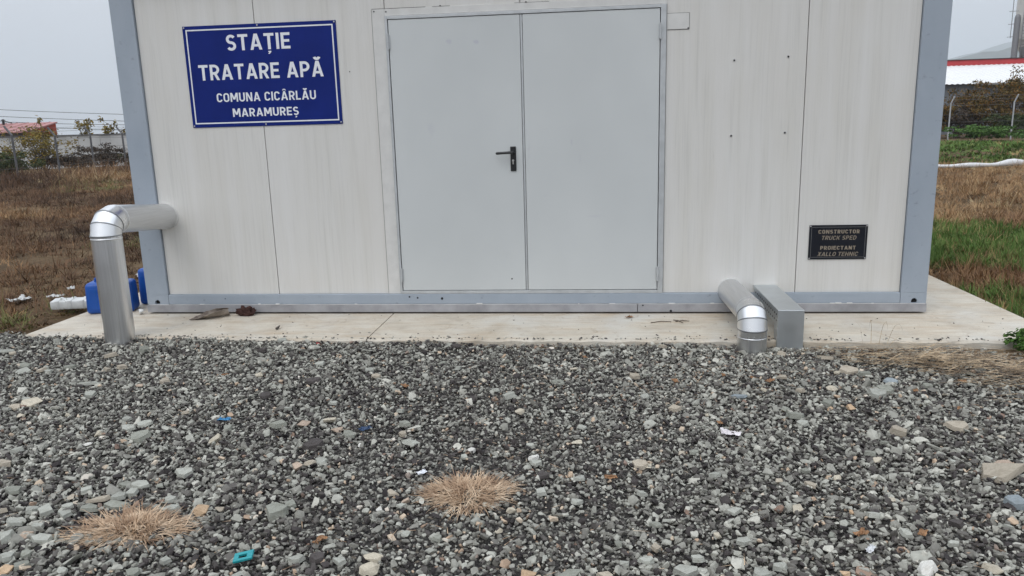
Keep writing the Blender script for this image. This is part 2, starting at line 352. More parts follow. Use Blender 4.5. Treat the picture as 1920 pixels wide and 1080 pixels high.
def scatter(name, pts, rot, scl, ids, tone, coll, parent=None):
    """one object: pieces of coll instanced on the given points by geometry nodes"""
    me = bpy.data.meshes.new(name); me.from_pydata([tuple(p) for p in np.asarray(pts).tolist()], [], [])
    for an, ty, dat in (('rot', 'FLOAT_VECTOR', rot), ('scl', 'FLOAT_VECTOR', scl)):
        a = me.attributes.new(an, ty, 'POINT'); a.data.foreach_set('vector', np.asarray(dat, np.float32).ravel())
    a = me.attributes.new('idx', 'INT', 'POINT'); a.data.foreach_set('value', np.asarray(ids, np.int32))
    a = me.attributes.new('tone', 'FLOAT', 'POINT'); a.data.foreach_set('value', np.asarray(tone, np.float32))
    o = bpy.data.objects.new(name, me); COL.objects.link(o)
    ng = bpy.data.node_groups.new(name+'_nodes', 'GeometryNodeTree')
    ng.interface.new_socket('Geometry', in_out='INPUT', socket_type='NodeSocketGeometry'); ng.interface.new_socket('Geometry', in_out='OUTPUT', socket_type='NodeSocketGeometry')
    gi = ng.nodes.new('NodeGroupInput'); go = ng.nodes.new('NodeGroupOutput'); ip = ng.nodes.new('GeometryNodeInstanceOnPoints')
    ci = ng.nodes.new('GeometryNodeCollectionInfo'); ci.inputs['Collection'].default_value = coll; ci.inputs['Separate Children'].default_value = True; ci.inputs['Reset Children'].default_value = True
    def na(nm, ty):
        x = ng.nodes.new('GeometryNodeInputNamedAttribute'); x.data_type = ty; x.inputs['Name'].default_value = nm; return x.outputs['Attribute']
    e = ng.nodes.new('FunctionNodeEulerToRotation'); lk = ng.links.new
    lk(na('rot', 'FLOAT_VECTOR'), e.inputs[0]); lk(e.outputs[0], ip.inputs['Rotation']); lk(na('scl', 'FLOAT_VECTOR'), ip.inputs['Scale'])
    lk(gi.outputs[0], ip.inputs['Points']); lk(ci.outputs[0], ip.inputs['Instance']); ip.inputs['Pick Instance'].default_value = True
    lk(na('idx', 'INT'), ip.inputs['Instance Index']); lk(ip.outputs[0], go.inputs[0])
    md = o.modifiers.new('scatter', 'NODES'); md.node_group = ng
    if parent is not None: o.parent = parent
    return o

NV = 14
chips = [chip(100+i, [13, 16, 19][i % 3], (1, random.uniform(.66, .98), random.uniform(.5, .9))) for i in range(NV)]
for c in chips: c.materials.append(M_STONEI)
C_CHIP = proto_collection('gravel_chip', chips)
sp = .0160
X_, Y_ = np.meshgrid(np.arange(-5.2, 5.6, sp), np.arange(-4.3, -.62, sp), indexing='ij')
X_ = X_.ravel(); Y_ = Y_.ravel()
X_ = X_ + rng.uniform(-.6, .6, X_.size)*sp; Y_ = Y_ + rng.uniform(-.6, .6, Y_.size)*sp
half = 2.9 + (Y_+3.5)*.78
k = (np.abs(X_-.3) < half) & (Y_ < np.where(np.abs(X_) < 3.62, SLAB_Y(X_)-.004, gtop(X_)))
X_, Y_ = X_[k], Y_[k]; n = X_.size
def lowf(x, y, s, seed):
    r = np.random.default_rng(seed); o = 0
    for _ in range(6):
        a = r.uniform(0, 6.28); f = s*r.uniform(.6, 1.7); o = o + np.sin((x*math.cos(a)+y*math.sin(a))*f + r.uniform(0, 6.28))
    return o/6
big = rng.lognormal(0, .40, n); size = np.clip(.0195*big, .009, .050)
patch = lowf(X_, Y_, 2.2, 3); fine_p = lowf(X_, Y_, 9, 5)
tone = np.clip(rng.beta(1.15, 1.25, n)*.90 + .09*patch + .05*fine_p + .05*sst(-1.9, -.9, Y_), 0, .93)
big2 = rng.random(n) < .022; size = np.where(big2, size*rng.uniform(1.5, 2.3, n), size); fines = sst(.15, .55, lowf(X_, Y_, 1.3, 41)); size = size*(1 - .14*fines)*(1 + .16*sst(-.2, -1.4, X_)*sst(-2.3, -3.0, Y_)); tone = np.where(big2, np.clip(tone+.25, .5, .9), tone)
odd = rng.random(n); tone = np.where(odd > .972 - .02*fines, rng.uniform(.94, .995, n), tone)
flat = np.where(big2, rng.uniform(.35, .6, n), rng.uniform(.55, 1.0, n))
scl = np.stack([size, size*rng.uniform(.8, 1.1, n), size*flat], -1)
tilt = rng.normal(0, .5, (n, 2)); rot = np.stack([tilt[:, 0], tilt[:, 1], rng.uniform(0, 6.28, n)], -1)
edge = np.where(np.abs(X_) < 3.62, np.clip((SLAB_Y(X_)-Y_)/.05, 0, 1), 1)
Z_ = ghz(X_, Y_) + rng.uniform(-.012, .012, n) + .002*fine_p
loose = scatter('loose_gravel', np.stack([X_, Y_, Z_], -1), rot, scl, rng.integers(0, NV, n), tone, C_CHIP, gravel)
prop(loose, kind='stuff')

SC = dict(g=(.28, .285, .245), l=(.40, .405, .36), d=(.085, .075, .072), t=(.43, .38, .305), c=(.52, .47, .375), k=(.66, .645, .60), b=(.29, .33, .35), p=(.47, .37, .29), o=(.56, .40, .26))
STONES = "-3.44,-1.056,0.104,0.097,0.016,l;-3.106,-1.311,0.07,0.07,0.019,g;-3.019,-1.431,0.109,0.092,0.017,l;-2.916,-1.407,0.062,0.062,0.017,t;-2.774,-1.337,0.069,0.069,0.017,g;-2.653,-1.09,0.08,0.08,0.028,t;-2.501,-1.353,0.048,0.048,0.019,t;-2.436,-1.296,0.069,0.069,0.021,t;-2.469,-0.988,0.074,0.074,0.028,g;-2.447,-1.611,0.117,0.071,0.014,l;-2.101,-1.64,0.08,0.059,0.012,p;-1.983,-1.569,0.071,0.071,0.018,t;-2.285,-1.831,0.068,0.068,0.019,l;-2.519,-1.994,0.12,0.11,0.023,c;-2.569,-2.062,0.074,0.062,0.013,t;-1.855,-2.16,0.051,0.051,0.014,l;-1.718,-2.222,0.078,0.064,0.015,l;-1.769,-2.281,0.071,0.056,0.014,l;-1.868,-2.369,0.059,0.059,0.024,c;-1.846,-2.5,0.047,0.046,0.011,k;-1.64,-2.386,0.101,0.101,0.026,g;-1.578,-2.066,0.04,0.04,0.014,t;-1.25,-2.253,0.068,0.068,0.021,g;-1.24,-2.402,0.073,0.073,0.029,c;-2.122,-2.612,0.064,0.064,0.02,l;-2.071,-2.755,0.068,0.068,0.024,t;-1.838,-2.983,0.113,0.065,0.017,g;-1.196,-2.766,0.08,0.064,0.018,l;-1.324,-2.897,0.078,0.053,0.015,l;-1.385,-2.905,0.046,0.046,0.014,g;-1.235,-2.892,0.046,0.03,0.009,g;-1.514,-2.98,0.058,0.058,0.017,l;-1.346,-3.013,0.062,0.062,0.018,l;-1.314,-2.974,0.054,0.054,0.016,l;-1.409,-3.049,0.101,0.058,0.017,t;-1.311,-3.084,0.104,0.056,0.017,g;-1.54,-3.047,0.044,0.042,0.012,t;-1.123,-3.006,0.053,0.053,0.017,l;-1.074,-3.088,0.077,0.069,0.021,l;-0.942,-3.094,0.068,0.068,0.023,o;-0.873,-3.077,0.038,0.038,0.014,t;-1.494,-3.121,0.043,0.043,0.017,l;-1.463,-3.179,0.059,0.055,0.016,l;-1.555,-3.163,0.064,0.064,0.021,l;-1.612,-3.166,0.051,0.051,0.019,l;-1.613,-3.254,0.066,0.058,0.017,l;-1.566,-3.364,0.072,0.072,0.029,l;-1.509,-3.338,0.052,0.051,0.015,p;-1.422,-3.359,0.079,0.056,0.017,l;-1.405,-3.462,0.042,0.042,0.017,g;-1.46,-3.483,0.057,0.057,0.019,l;-1.404,-3.562,0.052,0.052,0.018,o;-1.368,-3.534,0.048,0.048,0.016,g;-1.192,-3.564,0.033,0.033,0.013,l;-1.065,-3.492,0.037,0.037,0.015,l;-0.579,-3.528,0.054,0.043,0.016,l;-1.402,-3.12,0.077,0.056,0.016,g;-1.576,-0.753,0.068,0.068,0.021,l;-1.617,-0.998,0.072,0.072,0.028,d;-1.436,-1.453,0.059,0.059,0.022,c;-1.137,-1.211,0.068,0.068,0.015,l;-0.78,-1.323,0.06,0.06,0.016,l;-0.71,-1.414,0.065,0.064,0.014,t;-1.062,-1.543,0.108,0.07,0.016,d;-1.243,-1.806,0.073,0.064,0.015,d;-0.813,-1.894,0.047,0.047,0.015,l;-0.032,-1.514,0.044,0.044,0.018,c;-0.413,-1.992,0.043,0.043,0.017,l;0.15,-1.795,0.07,0.07,0.026,l;-0.989,-2.222,0.082,0.082,0.024,g;-0.853,-2.216,0.087,0.068,0.018,p;-0.74,-2.154,0.071,0.071,0.02,c;-0.665,-2.264,0.059,0.059,0.019,p;-0.584,-2.321,0.073,0.063,0.017,g;-0.317,-2.304,0.047,0.047,0.019,t;-0.343,-2.167,0.06,0.06,0.022,g;-0.249,-2.422,0.076,0.068,0.019,l;-0.716,-2.462,0.091,0.091,0.031,d;-0.488,-2.439,0.038,0.038,0.011,k;0.049,-2.476,0.04,0.04,0.016,k;-0.878,-2.578,0.044,0.044,0.018,l;-0.616,-2.628,0.06,0.045,0.013,l;-0.706,-2.688,0.057,0.057,0.023,p;-0.655,-2.658,0.058,0.058,0.018,t;-0.606,-2.656,0.053,0.053,0.016,l;-0.765,-2.949,0.031,0.031,0.012,p;-0.624,-3.115,0.1,0.1,0.034,g;-0.59,-3.048,0.047,0.047,0.016,g;-0.349,-3.403,0.052,0.052,0.021,d;-0.422,-3.414,0.052,0.052,0.021,l;-0.26,-3.428,0.055,0.043,0.016,l;-0.148,-3.404,0.074,0.049,0.018,c;-0.137,-3.472,0.076,0.067,0.026,c;-0.448,-2.923,0.033,0.033,0.013,l;-0.211,-2.915,0.07,0.037,0.012,t;-0.139,-2.979,0.039,0.039,0.015,p;-0.229,-3.05,0.025,0.025,0.01,k;0.166,-3.13,0.036,0.036,0.013,l;0.264,-3.183,0.032,0.032,0.013,c;1.057,-0.843,0.056,0.056,0.017,t;0.404,-1.54,0.074,0.056,0.014,g;0.849,-1.394,0.063,0.063,0.024,t;0.18,-1.802,0.041,0.041,0.016,l;0.229,-2.029,0.05,0.05,0.02,c;0.89,-1.737,0.052,0.052,0.014,l;1.024,-1.939,0.066,0.066,0.023,t;1.183,-2.0,0.032,0.032,0.013,c;1.385,-1.737,0.092,0.051,0.013,b;0.532,-2.4,0.055,0.051,0.015,c;0.556,-2.214,0.047,0.041,0.011,l;0.342,-2.549,0.053,0.052,0.016,k;0.358,-2.609,0.057,0.05,0.016,l;0.811,-2.619,0.065,0.057,0.018,t;1.116,-2.702,0.049,0.049,0.017,l;0.395,-2.733,0.054,0.054,0.02,d;0.401,-2.878,0.052,0.05,0.017,l;0.543,-2.938,0.051,0.041,0.014,l;1.143,-3.01,0.061,0.042,0.014,l;0.701,-3.234,0.042,0.04,0.015,g;1.056,-3.173,0.038,0.038,0.015,c;1.142,-3.208,0.053,0.04,0.015,l;0.964,-3.321,0.044,0.044,0.018,l;0.92,-3.398,0.092,0.05,0.02,l;0.792,-3.342,0.055,0.042,0.016,l;0.719,-3.363,0.036,0.036,0.015,l;0.395,-3.45,0.064,0.045,0.018,o;0.655,-3.446,0.056,0.044,0.017,t;0.831,-3.258,0.038,0.038,0.014,t;1.161,-3.398,0.06,0.06,0.023,l;0.537,-3.444,0.106,0.048,0.014,g;0.445,-3.34,0.03,0.03,0.012,l;1.792,-0.949,0.061,0.061,0.022,t;2.044,-0.99,0.093,0.079,0.016,t;2.103,-1.244,0.113,0.112,0.024,t;2.171,-1.311,0.077,0.077,0.02,g;2.118,-1.681,0.097,0.097,0.028,l;2.186,-1.603,0.081,0.081,0.022,g;2.269,-1.45,0.072,0.067,0.015,b;1.687,-1.42,0.061,0.061,0.015,t;1.733,-1.634,0.052,0.052,0.019,t;1.915,-1.577,0.065,0.065,0.019,c;1.824,-1.834,0.061,0.061,0.023,g;1.915,-1.892,0.049,0.049,0.018,o;1.81,-1.903,0.044,0.036,0.009,o;1.612,-1.999,0.08,0.08,0.026,g;1.629,-2.096,0.057,0.057,0.017,l;2.04,-2.179,0.081,0.081,0.03,t;2.344,-2.088,0.107,0.096,0.024,t;1.831,-2.423,0.047,0.047,0.019,g;2.481,-2.211,0.034,0.032,0.008,c;2.277,-2.613,0.181,0.113,0.032,t;2.335,-2.524,0.081,0.064,0.017,p;2.219,-2.867,0.073,0.073,0.027,b;1.769,-2.845,0.033,0.033,0.013,c;1.385,-2.972,0.057,0.057,0.022,c;1.585,-2.961,0.028,0.028,0.011,o;1.652,-2.989,0.048,0.048,0.018,l;1.234,-3.353,0.046,0.046,0.018,l;1.692,-3.361,0.104,0.064,0.023,k;1.911,-3.332,0.063,0.055,0.019,c;1.432,-3.393,0.035,0.035,0.013,o;1.339,-2.247,0.04,0.04,0.014,g;0.807,-1.977,0.039,0.039,0.014,g;-0.219,-1.299,0.039,0.039,0.014,l;0.599,-1.279,0.042,0.042,0.014,g;1.228,-1.073,0.047,0.047,0.015,g;-0.218,-0.9,0.057,0.057,0.014,d;-0.319,-0.84,0.087,0.068,0.014,d;1.995,-2.724,0.043,0.043,0.015,l;1.719,-3.13,0.042,0.042,0.016,l;1.459,-3.146,0.034,0.034,0.014,g;0.05,-3.266,0.035,0.035,0.014,g;-0.075,-3.237,0.039,0.039,0.014,l;-0.777,-3.316,0.031,0.031,0.013,d;-0.839,-3.392,0.034,0.034,0.014,g;-0.878,-3.463,0.041,0.041,0.014,l;-0.944,-3.549,0.047,0.04,0.014,g;1.501,-2.627,0.036,0.036,0.014,g;2.749,-1.326,0.055,0.055,0.015,g;2.441,-1.517,0.053,0.053,0.015,g;2.594,-1.838,0.041,0.041,0.013,l"
def stone_mesh(seed, flatness):
    me = chip(500+seed, 11 + seed % 5, (1, 1, 1), .035); me.materials.append(M_STONEO); return me
SM = [stone_mesh(i, 0) for i in range(12)]
def slate_mesh(seed):      # flat split slab with sharp irregular corners
    r = random.Random(seed); nc = r.choice((4, 5, 5, 6)); bm = bmesh.new(); an = sorted(2*math.pi*(k+r.uniform(-.28, .28))/nc for k in range(nc)); rad = [r.uniform(.42, .56) for _ in an]
    lo = [bm.verts.new((rad[k]*math.cos(a)*1.04, rad[k]*math.sin(a)*1.04, -.5+r.uniform(-.05, .05))) for k, a in enumerate(an)]
    hi = [bm.verts.new((rad[k]*math.cos(a)*r.uniform(.84, .98), rad[k]*math.sin(a)*r.uniform(.84, .98), .40+r.uniform(-.16, .16))) for k, a in enumerate(an)]
    ce = bm.verts.new((r.uniform(-.1, .1), r.uniform(-.1, .1), .48)); bm.faces.new(lo[::-1])
    for k in range(nc): j = (k+1) % nc; bm.faces.new((lo[k], lo[j], hi[j], hi[k])); bm.faces.new((hi[k], hi[j], ce))
    bmesh.ops.bevel(bm, geom=[e for e in bm.edges if ce not in e.verts], offset=.022, segments=1, affect='EDGES')
    me = bpy.data.meshes.new('stone'); bm.to_mesh(me); bm.free(); me.materials.append(M_STONEO); return me
SF = [slate_mesh(60+i) for i in range(12)]
def put_stone(x, y, w, d, t, kind, i, lab=None):
    slate = kind in 'gltbd' and (w > .045 or i % 2)
    o = bpy.data.objects.new('stone', (SF if slate else SM)[i % 12]); COL.objects.link(o); o.parent = gravel
    o.location = (x, y, float(ghz(x, y)) + (t*.35 + .010 if slate else t*.22 + .008)); o.scale = (w*1.08, d*1.08, t*(1.0 if slate else 1.5))
    r = random.Random(i); o.rotation_euler = (r.gauss(0, .13), r.gauss(0, .13), r.choice((0, math.pi)) + r.gauss(0, .35))
    c = SC[kind]; f = r.uniform(.85, 1.1); o.color = (c[0]*f, c[1]*f, c[2]*f, 1)
    if lab: o['label'] = lab
    return o
i = 0
for s in STONES.split(';'):
    a = s.split(','); x, y, w, d, t = map(float, a[:5]); put_stone(x, y, w, d, t, a[5], i); i += 1
while i < 285:
    y = -.85 - 2.9*random.random(); x = .3 + random.uniform(-1, 1)*(2.2+(y+3.5)*.75)
    w = random.uniform(.028, .055); put_stone(x, y, w, w*random.uniform(.5, .9), w*random.uniform(.2, .4), random.choice('gglllldtc'), i); i += 1

# concrete apron in two pours with an open joint
slab_root = empty('concrete_slab', (0, 0, 0), None, None); prop(slab_root, kind='structure')
def pour(x0, x1):
    nx = max(2, int((x1-x0)/.06)); b = MB(); vs = []; 
    prof = lambda x: [(SLAB_Y(x)+.004*math.sin(x*31)+.003*math.sin(x*77), -.13), (SLAB_Y(x)+.003*math.sin(x*31), -.012+.004*math.sin(x*23)), (float(SLAB_Y(x))+.012+.004*math.sin(x*47), 0.0), (3.1, 0.0), (3.1, -.13)]
    for j in range(nx+1):
        x = x0+(x1-x0)*j/nx
        for (yy, zz) in prof(x): vs.append((x, float(yy), zz))
    fs = [(j*5+k, (j+1)*5+k, (j+1)*5+k+1, j*5+k+1) for j in range(nx) for k in range(4)]
    fs += [(0, 1, 2, 3, 4), tuple(nx*5+k for k in range(5))[::-1]]
    b.add(vs, fs); return b.build('slab_section', M_SLAB, slab_root)
pour(-3.625, -.976); pour(-.968, 3.64)

# ================================================================== container building
box_root = empty('container_building', (0, 1.22, 0), 'white panel container station with blue-grey steel frame and double door', 'building')
XL, XR, PY = -3.03, 3.03, .022            # frame outer faces, panel front plane
TOP = 2.62
for (x0, x1) in ((XL, -2.847), (2.849, XR)):
    b = MB(); b.box(x0, x1, 0, .16, .1578, TOP, .0015); b.build('corner_post', M_FRAME, box_root)
    b = MB(); b.box(x0, x1, 2.28, 2.44, .158, TOP, .004); b.build('corner_post', M_FRAME, box_root)
b = MB(); b.box(-2.846, 2.848, .0015, .14, .0785, .158, .003); b.build('bottom_rail', M_FRAME, box_root)
b = MB(); b.box(-2.846, 2.848, .0015, .14, 2.50, TOP, .003); b.build('top_rail', M_FRAME, box_root)
for (x0, x1) in ((XL, -2.875), (2.877, XR)):
    b = MB(); b.box(x0+.002, x1, .162, 2.278, .07, .158, .003); b.build('side_rail', M_FRAME, box_root)
# corner blocks with a round lifting hole
def corner_block(cx, x0, x1):
    z0, z1, hz, hr, nseg = .0785, .1575, .094, .022, 20
    ring = []; outer = []
    for k in range(nseg):
        a = 2*math.pi*k/nseg; c, s = math.cos(a), math.sin(a)
        ring.append((cx+hr*c, max(hz+hr*s, hz-.013)))
        t = min((x1-cx if c > 0 else cx-x0)/max(abs(c), 1e-6), (z1-hz if s > 0 else hz-z0)/max(abs(s), 1e-6))
        outer.append((cx+c*t, hz+s*t))
    # exact corners
    for (ax_, az_) in ((x0, z0), (x0, z1), (x1, z0), (x1, z1)):
        kk = min(range(nseg), key=lambda k: abs(math.atan2(az_-hz, ax_-cx) - math.atan2(outer[k][1]-hz, outer[k][0]-cx)))
        outer[kk] = (ax_, az_)
    b = MB(); vs = [(p[0], 0, p[1]) for p in outer] + [(p[0], 0, p[1]) for p in ring] + [(p[0], .02, p[1]) for p in ring] + [(p[0], .16, p[1]) for p in outer]
    fs = []
    for k in range(nseg):
        j = (k+1) % nseg
        fs += [(k, j, nseg+j, nseg+k), (nseg+k, nseg+j, 2*nseg+j, 2*nseg+k), (k, 3*nseg+k, 3*nseg+j, j)]
    b.add(vs, fs); o = b.build('corner_block', M_FRAME, box_root)
    d = MB(); d.tube([(cx, .02, hz), (cx, .15, hz)], hr*1.6, 14); d.build('lifting_hole', M_DARK, o)
corner_block(-2.944, XL, -2.8475); corner_block(2.946, 2.8495, XR)
# base skirt, two lengths, standing a little proud of the rail
for (x0, x1) in ((XL-.004, .938), (.942, XR+.004)):
    b = MB(); b.box(x0, x1, -.007, .12, .014, .0765, .003); b.build('base_skirt', M_FRAME2, box_root)
b = MB(); pts = [(-3.02+6.04*j/60, -.004, .0775+.0008*math.sin(j*2.7)) for j in range(61)]; b.tube(pts, [.0010+.0012*abs(math.sin(j*1.7)) for j in range(61)], 6); b.build('weld_highlight', M_TRIM, box_root)  # thin pale line that paints the bright highlight along the weld seam
for k in range(26):   # weld and sealant blobs along the seam
    x = random.uniform(-2.8, 2.8); w = random.uniform(.01, .05)
    if k < 14:
        b = MB(); b.box(x, x+w, -.0085, .002, .0755, .0805+random.uniform(0, .006), .002); b.build('weld_bead', M_TRIM, box_root)
# sandwich panels
def panel(x0, x1, z0, z1):
    b = MB(); b.box(x0+.0024, x1-.0024, PY, .10, z0, z1, .0025); return b.build('wall_panel', M_PANEL, box_root)
S0, S1, S2, S3, S4, S5, S6 = -2.846, -1.908, -.9075, .090, 1.1005, 2.101, 2.848
panel(S0, S1, .1585, 2.499); panel(S1, S2, .1585, 2.499); panel(S2, S3, 2.262, 2.499); panel(S3, S4, 2.262, 2.499); panel(S4, S5, .1585, 2.499); panel(S5, S6, .1585, 2.499)
b = MB(); b.box(-2.84, 2.84, .101, .106, .16, 2.49); b.build('panel_core', M_DARK, box_root)
for (x0, x1) in ((XL+.012, XL+.06), (XR-.06, XR-.012)):
    for (y0, y1) in ((.163, 1.218), (1.222, 2.277)):
        b = MB(); b.box(x0, x1, y0, y1, .16, 2.5, .002); b.build('wall_panel', M_PANEL, box_root)
for j in range(6):
    b = MB(); b.box(-2.84+j*.9475, -2.84+(j+1)*.9475-.004, 2.37, 2.43, .02, 2.5, .002); b.build('wall_panel', M_PANEL, box_root)
b = MB(); b.box(XL-.05, XR+.05, -.05, 2.49, 2.622, 2.68, .004); rf = b.build('roof', M_FRAME, box_root)
b = MB(); b.box(XL-.05, XR+.05, -.062, -.052, 2.58, 2.69, .002); b.build('roof_fascia', M_FRAME, rf)
# flashing round the doorway
b = MB(); b.box(-1.003, -.909, .0165, .0215, .159, 2.292, .001); b.build('door_flashing', M_TRIM, box_root)
b = MB(); b.box(-.908, 1.13, .0165, .0215, 2.243, 2.292, .001); b.build('door_flashing', M_TRIM, box_root)
b = MB(); b.box(1.132, 1.286, .0175, .0215, 2.068, 2.176, .001); b.build('cover_plate', M_TRIM, box_root)
M_DIRT_SHADE = simple('black_dirt_and_gap_shade', (.09, .085, .08), .9, 0, .5, 60)
for (x0, x1, z0, z1) in ((-1.0062, -1.0035, .165, 2.292), (-1.003, -.60, 2.2925, 2.2962), (-.55, -.42, 2.2925, 2.2958), (.05, .30, 2.2925, 2.2950), (1.128, 1.1315, .165, 2.24), (1.131, 1.287, 2.0648, 2.0676), (1.2864, 1.2886, 2.066, 2.176), (1.131, 1.287, 2.1765, 2.1785)):  # edge dirt; strip left of the flashing also paints its shadow gap dark
    MB().box(x0, x1, .0195, .0218, z0, z1).build('joint_dirt_shade', M_DIRT_SHADE, box_root)
def screw(x, y, z, r, parent, mat=M_STEEL, d=.004, nm='screw'):
    b = MB(); b.tube([(x, y, z), (x, y-d*.6, z), (x, y-d, z)], [r, r, r*.6], 10); return b.build(nm, mat, parent)
for (x, z) in ((-.985, 2.277), (-.895, 2.272), (-.49, 2.297), (.135, 2.296), (1.02, 2.297), (1.09, 2.298), (.02, 2.225), (1.279, 2.073)):
    screw(x, .0165, z, .005, box_root, M_DARK)
for (x, z) in ((1.606, 1.845), (1.976, 1.857), (1.601, 1.321), (1.976, 1.333)):
    w = MB(); w.tube([(x, PY+.001, z), (x, PY-.002, z)], .013, 16); w.build('plug_washer', M_TRIM, box_root)
    screw(x-.001, PY-.002, z-.003, .0068, box_root, M_DARK, .003, 'drill_plug')
screw(-1.20, PY, 1.86, .004, box_root, M_DARK); screw(-2.36, .0015, .125, .004, box_root, M_DARK)
for (x, z, r) in ((-.835, .136, .007), (-.77, .128, .007), (-.575, .122, .010), (.98, .066, .006), (1.19, .022, .010)):
    screw(x, -.0075 if z < .075 else .001, z, r, box_root, M_DARK, .002, 'rivet')
# double door
b = MB()
for (x0, x1, z0, z1) in ((-.906, -.888, .1595, 2.240), (1.088, 1.1275, .1595, 2.240), (-.8878, 1.0878, 2.2175, 2.240), (-.8878, 1.0878, .1595, .1835)):
    b.box(x0, x1, .004, .095, z0, z1, .002)
b.build('door_frame', M_ALU, box_root)
b = MB(); b.box(-.883, .0865, .009, .055, .1875, 2.2135, .003); dl = b.build('door_leaf', M_DOOR, box_root)
b = MB(); b.box(.1065, 1.083, .009, .055, .1875, 2.2135, .003); dr = b.build('door_leaf', M_DOOR, box_root)
b = MB(); b.box(.0895, .1035, .012, .05, .1875, 2.2135, .002); b.build('meeting_strip', M_ALU, dr)
def hinge(x, z, p):
    b = MB(); b.tube([(x, -.002, z-.055), (x, -.002, z+.055)], .0075, 10); b.tube([(x, -.002, z-.006), (x, -.002, z-.001)], .0095, 10)
    b.box(x-.014, x+.014, .003, .0085, z-.05, z+.05); b.build('hinge', M_ALU, p)
for z in (2.06, .31): hinge(-.888, z, dl); hinge(1.0875, z, dr)
# lever handle on its long plate
b = MB(); b.box(-.006, .037, -.001, .0088, 1.100, 1.281, .004); b.build('handle_plate', M_BLACKP, dl)
b = MB(); b.tube([(.016, 0, 1.238), (.016, -.045, 1.238)], .011, 12)
b.tube([(.020, -.050, 1.238), (-.01, -.052, 1.238), (-.06, -.050, 1.236), (-.098, -.047, 1.234), (-.106, -.044, 1.234)], [.011, .0115, .0105, .0115, .009], 12, squash=.9); b.build('handle_lever', M_BLACKP, dl, True, 50)
b = MB(); b.tube([(.014, -.0012, 1.178), (.014, -.0045, 1.178)], .0085, 14); b.box(.0095, .0185, -.004, -.0012, 1.150, 1.176, .001); b.build('lock_cylinder', M_CHROME, dl)
screw(-.02, .009, .275, .006, dl, M_DARK, .002, 'drill_mark'); 

# ================================================================== lettering (constant-width strokes)
SW = .165
def arc(cx, cy, rx, ry, a0, a1, n=12):
    return [(cx+rx*math.cos(R(a0+(a1-a0)*k/n)), cy+ry*math.sin(R(a0+(a1-a0)*k/n))) for k in range(n+1)]
def glyph(ch, w):
    h = w/2; P = []; Q = []                       # P polylines (closed flag), Q quads
    def pl(pts, closed=False): P.append((pts, closed))
    def q(*p): Q.append(p)
    def rect(x0, x1, y0, y1): Q.append(((x0, y0), (x1, y0), (x1, y1), (x0, y1)))
    def para(xa, ya, xb, yb, ww=None):
        ww = ww or w*math.hypot(xb-xa, yb-ya)/abs(yb-ya); Q.append(((xa-ww/2, ya), (xa+ww/2, ya), (xb+ww/2, yb), (xb-ww/2, yb)))
    base = {'Ț': 'T', 'Ș': 'S', 'Ă': 'A', 'Â': 'A'}.get(ch, ch)
    if base == 'I': W = w; rect(0, w, 0, 1)
    elif base == 'T': W = .60; rect(0, W, 1-w, 1); rect(W/2-h, W/2+h, 0, 1-w)
    elif base == 'L': W = .50; rect(0, w, 0, 1); rect(w, W, 0, w)
    elif base == 'E':
        W = .54; rect(0, w, 0, 1); rect(w, W, 0, w); rect(w, W, 1-w, 1); rect(w, W*.92, .5-h*.95, .5+h*.95)
    elif base == 'H': W = .62; rect(0, w, 0, 1); rect(W-w, W, 0, 1); rect(w, W-w, .5-h, .5+h)
    elif base == 'N': W = .66; rect(0, w, 0, 1); rect(W-w, W, 0, 1); para(W-h-.02, 0, h+.02, 1, w*1.1)
    elif base == 'M': W = .80; rect(0, w, 0, 1); rect(W-w, W, 0, 1); para(W/2, .25, h+.03, 1, w*1.15); para(W/2, .25, W-h-.03, 1, w*1.15)
    elif base == 'A': W = .72; para(w*.55, 0, W/2-.01, 1, w*1.05); para(W-w*.55, 0, W/2+.01, 1, w*1.05); rect(.2, W-.2, .20, .20+w*.9)
    elif base == 'X': W = .64; para(w*.6, 0, W-w*.6, 1, w*1.15); para(W-w*.6, 0, w*.6, 1, w*1.15)
    elif base == 'K': W = .64; rect(0, w, 0, 1); para(w+.02, .38, W-w*.65, 1, w*1.2); para(W-w*.6, 0, .30, .58, w*1.15)
    elif base == 'O':
        W = .62; r = W/2-h; pl(arc(W/2, 1-h-r, r, r, 0, 180) + arc(W/2, h+r, r, r, 180, 360), True)
    elif base == 'C':
        W = .60; r = W/2-h; pl(arc(W/2, 1-h-r, r, r, 8, 180) + arc(W/2, h+r, r, r, 180, 352))
    elif base == 'U':
        W = .62; r = W/2-h; pl([(h, 1)] + arc(W/2, h+r, r, r, 180, 360) + [(W-h, 1)])
    elif base == 'S':
        W = .58; ry = (.5-h)/2; rx = W/2-h; pl(arc(W/2, .5+ry, rx, ry, 28, 262) + arc(W/2, .5-ry, rx, ry, 82, -152))
    elif base == 'D':
        W = .62; rect(0, w, 0, 1); r = W-h-.22; pl([(w*.9, 1-h)] + arc(W-h-r, 1-h-r, r, r, 90, 0) + arc(W-h-r, h+r, r, r, 0, -90) + [(w*.9, h)])
    elif base in 'PR':
        W = .60; rect(0, w, 0, 1); yb = .44; r = (1-h-yb)/2; pl([(w*.9, 1-h)] + arc(W-h-r, 1-h-r, r, r, 90, -90) + [(w*.9, yb)])
        if base == 'R': para(W-w*.55, 0, .30, .45, w*1.1)
    else: W = .3
    if ch in 'ȚȘ': q((W/2-.09, -.10), (W/2+.09, -.10), (W/2+.09, -.17), (W/2-.09, -.17)); q((W/2+.09, -.17), (W/2-.02, -.17), (W/2-.10, -.28), (W/2-.01, -.28))
    if ch == 'Ă': pl(arc(W/2, 1.27, .15, .14, 190, 350))
    if ch == 'Â': para(W/2-.15, 1.09, W/2-.01, 1.26, .13); para(W/2+.15, 1.09, W/2+.01, 1.26, .13)
    return W, P, Q
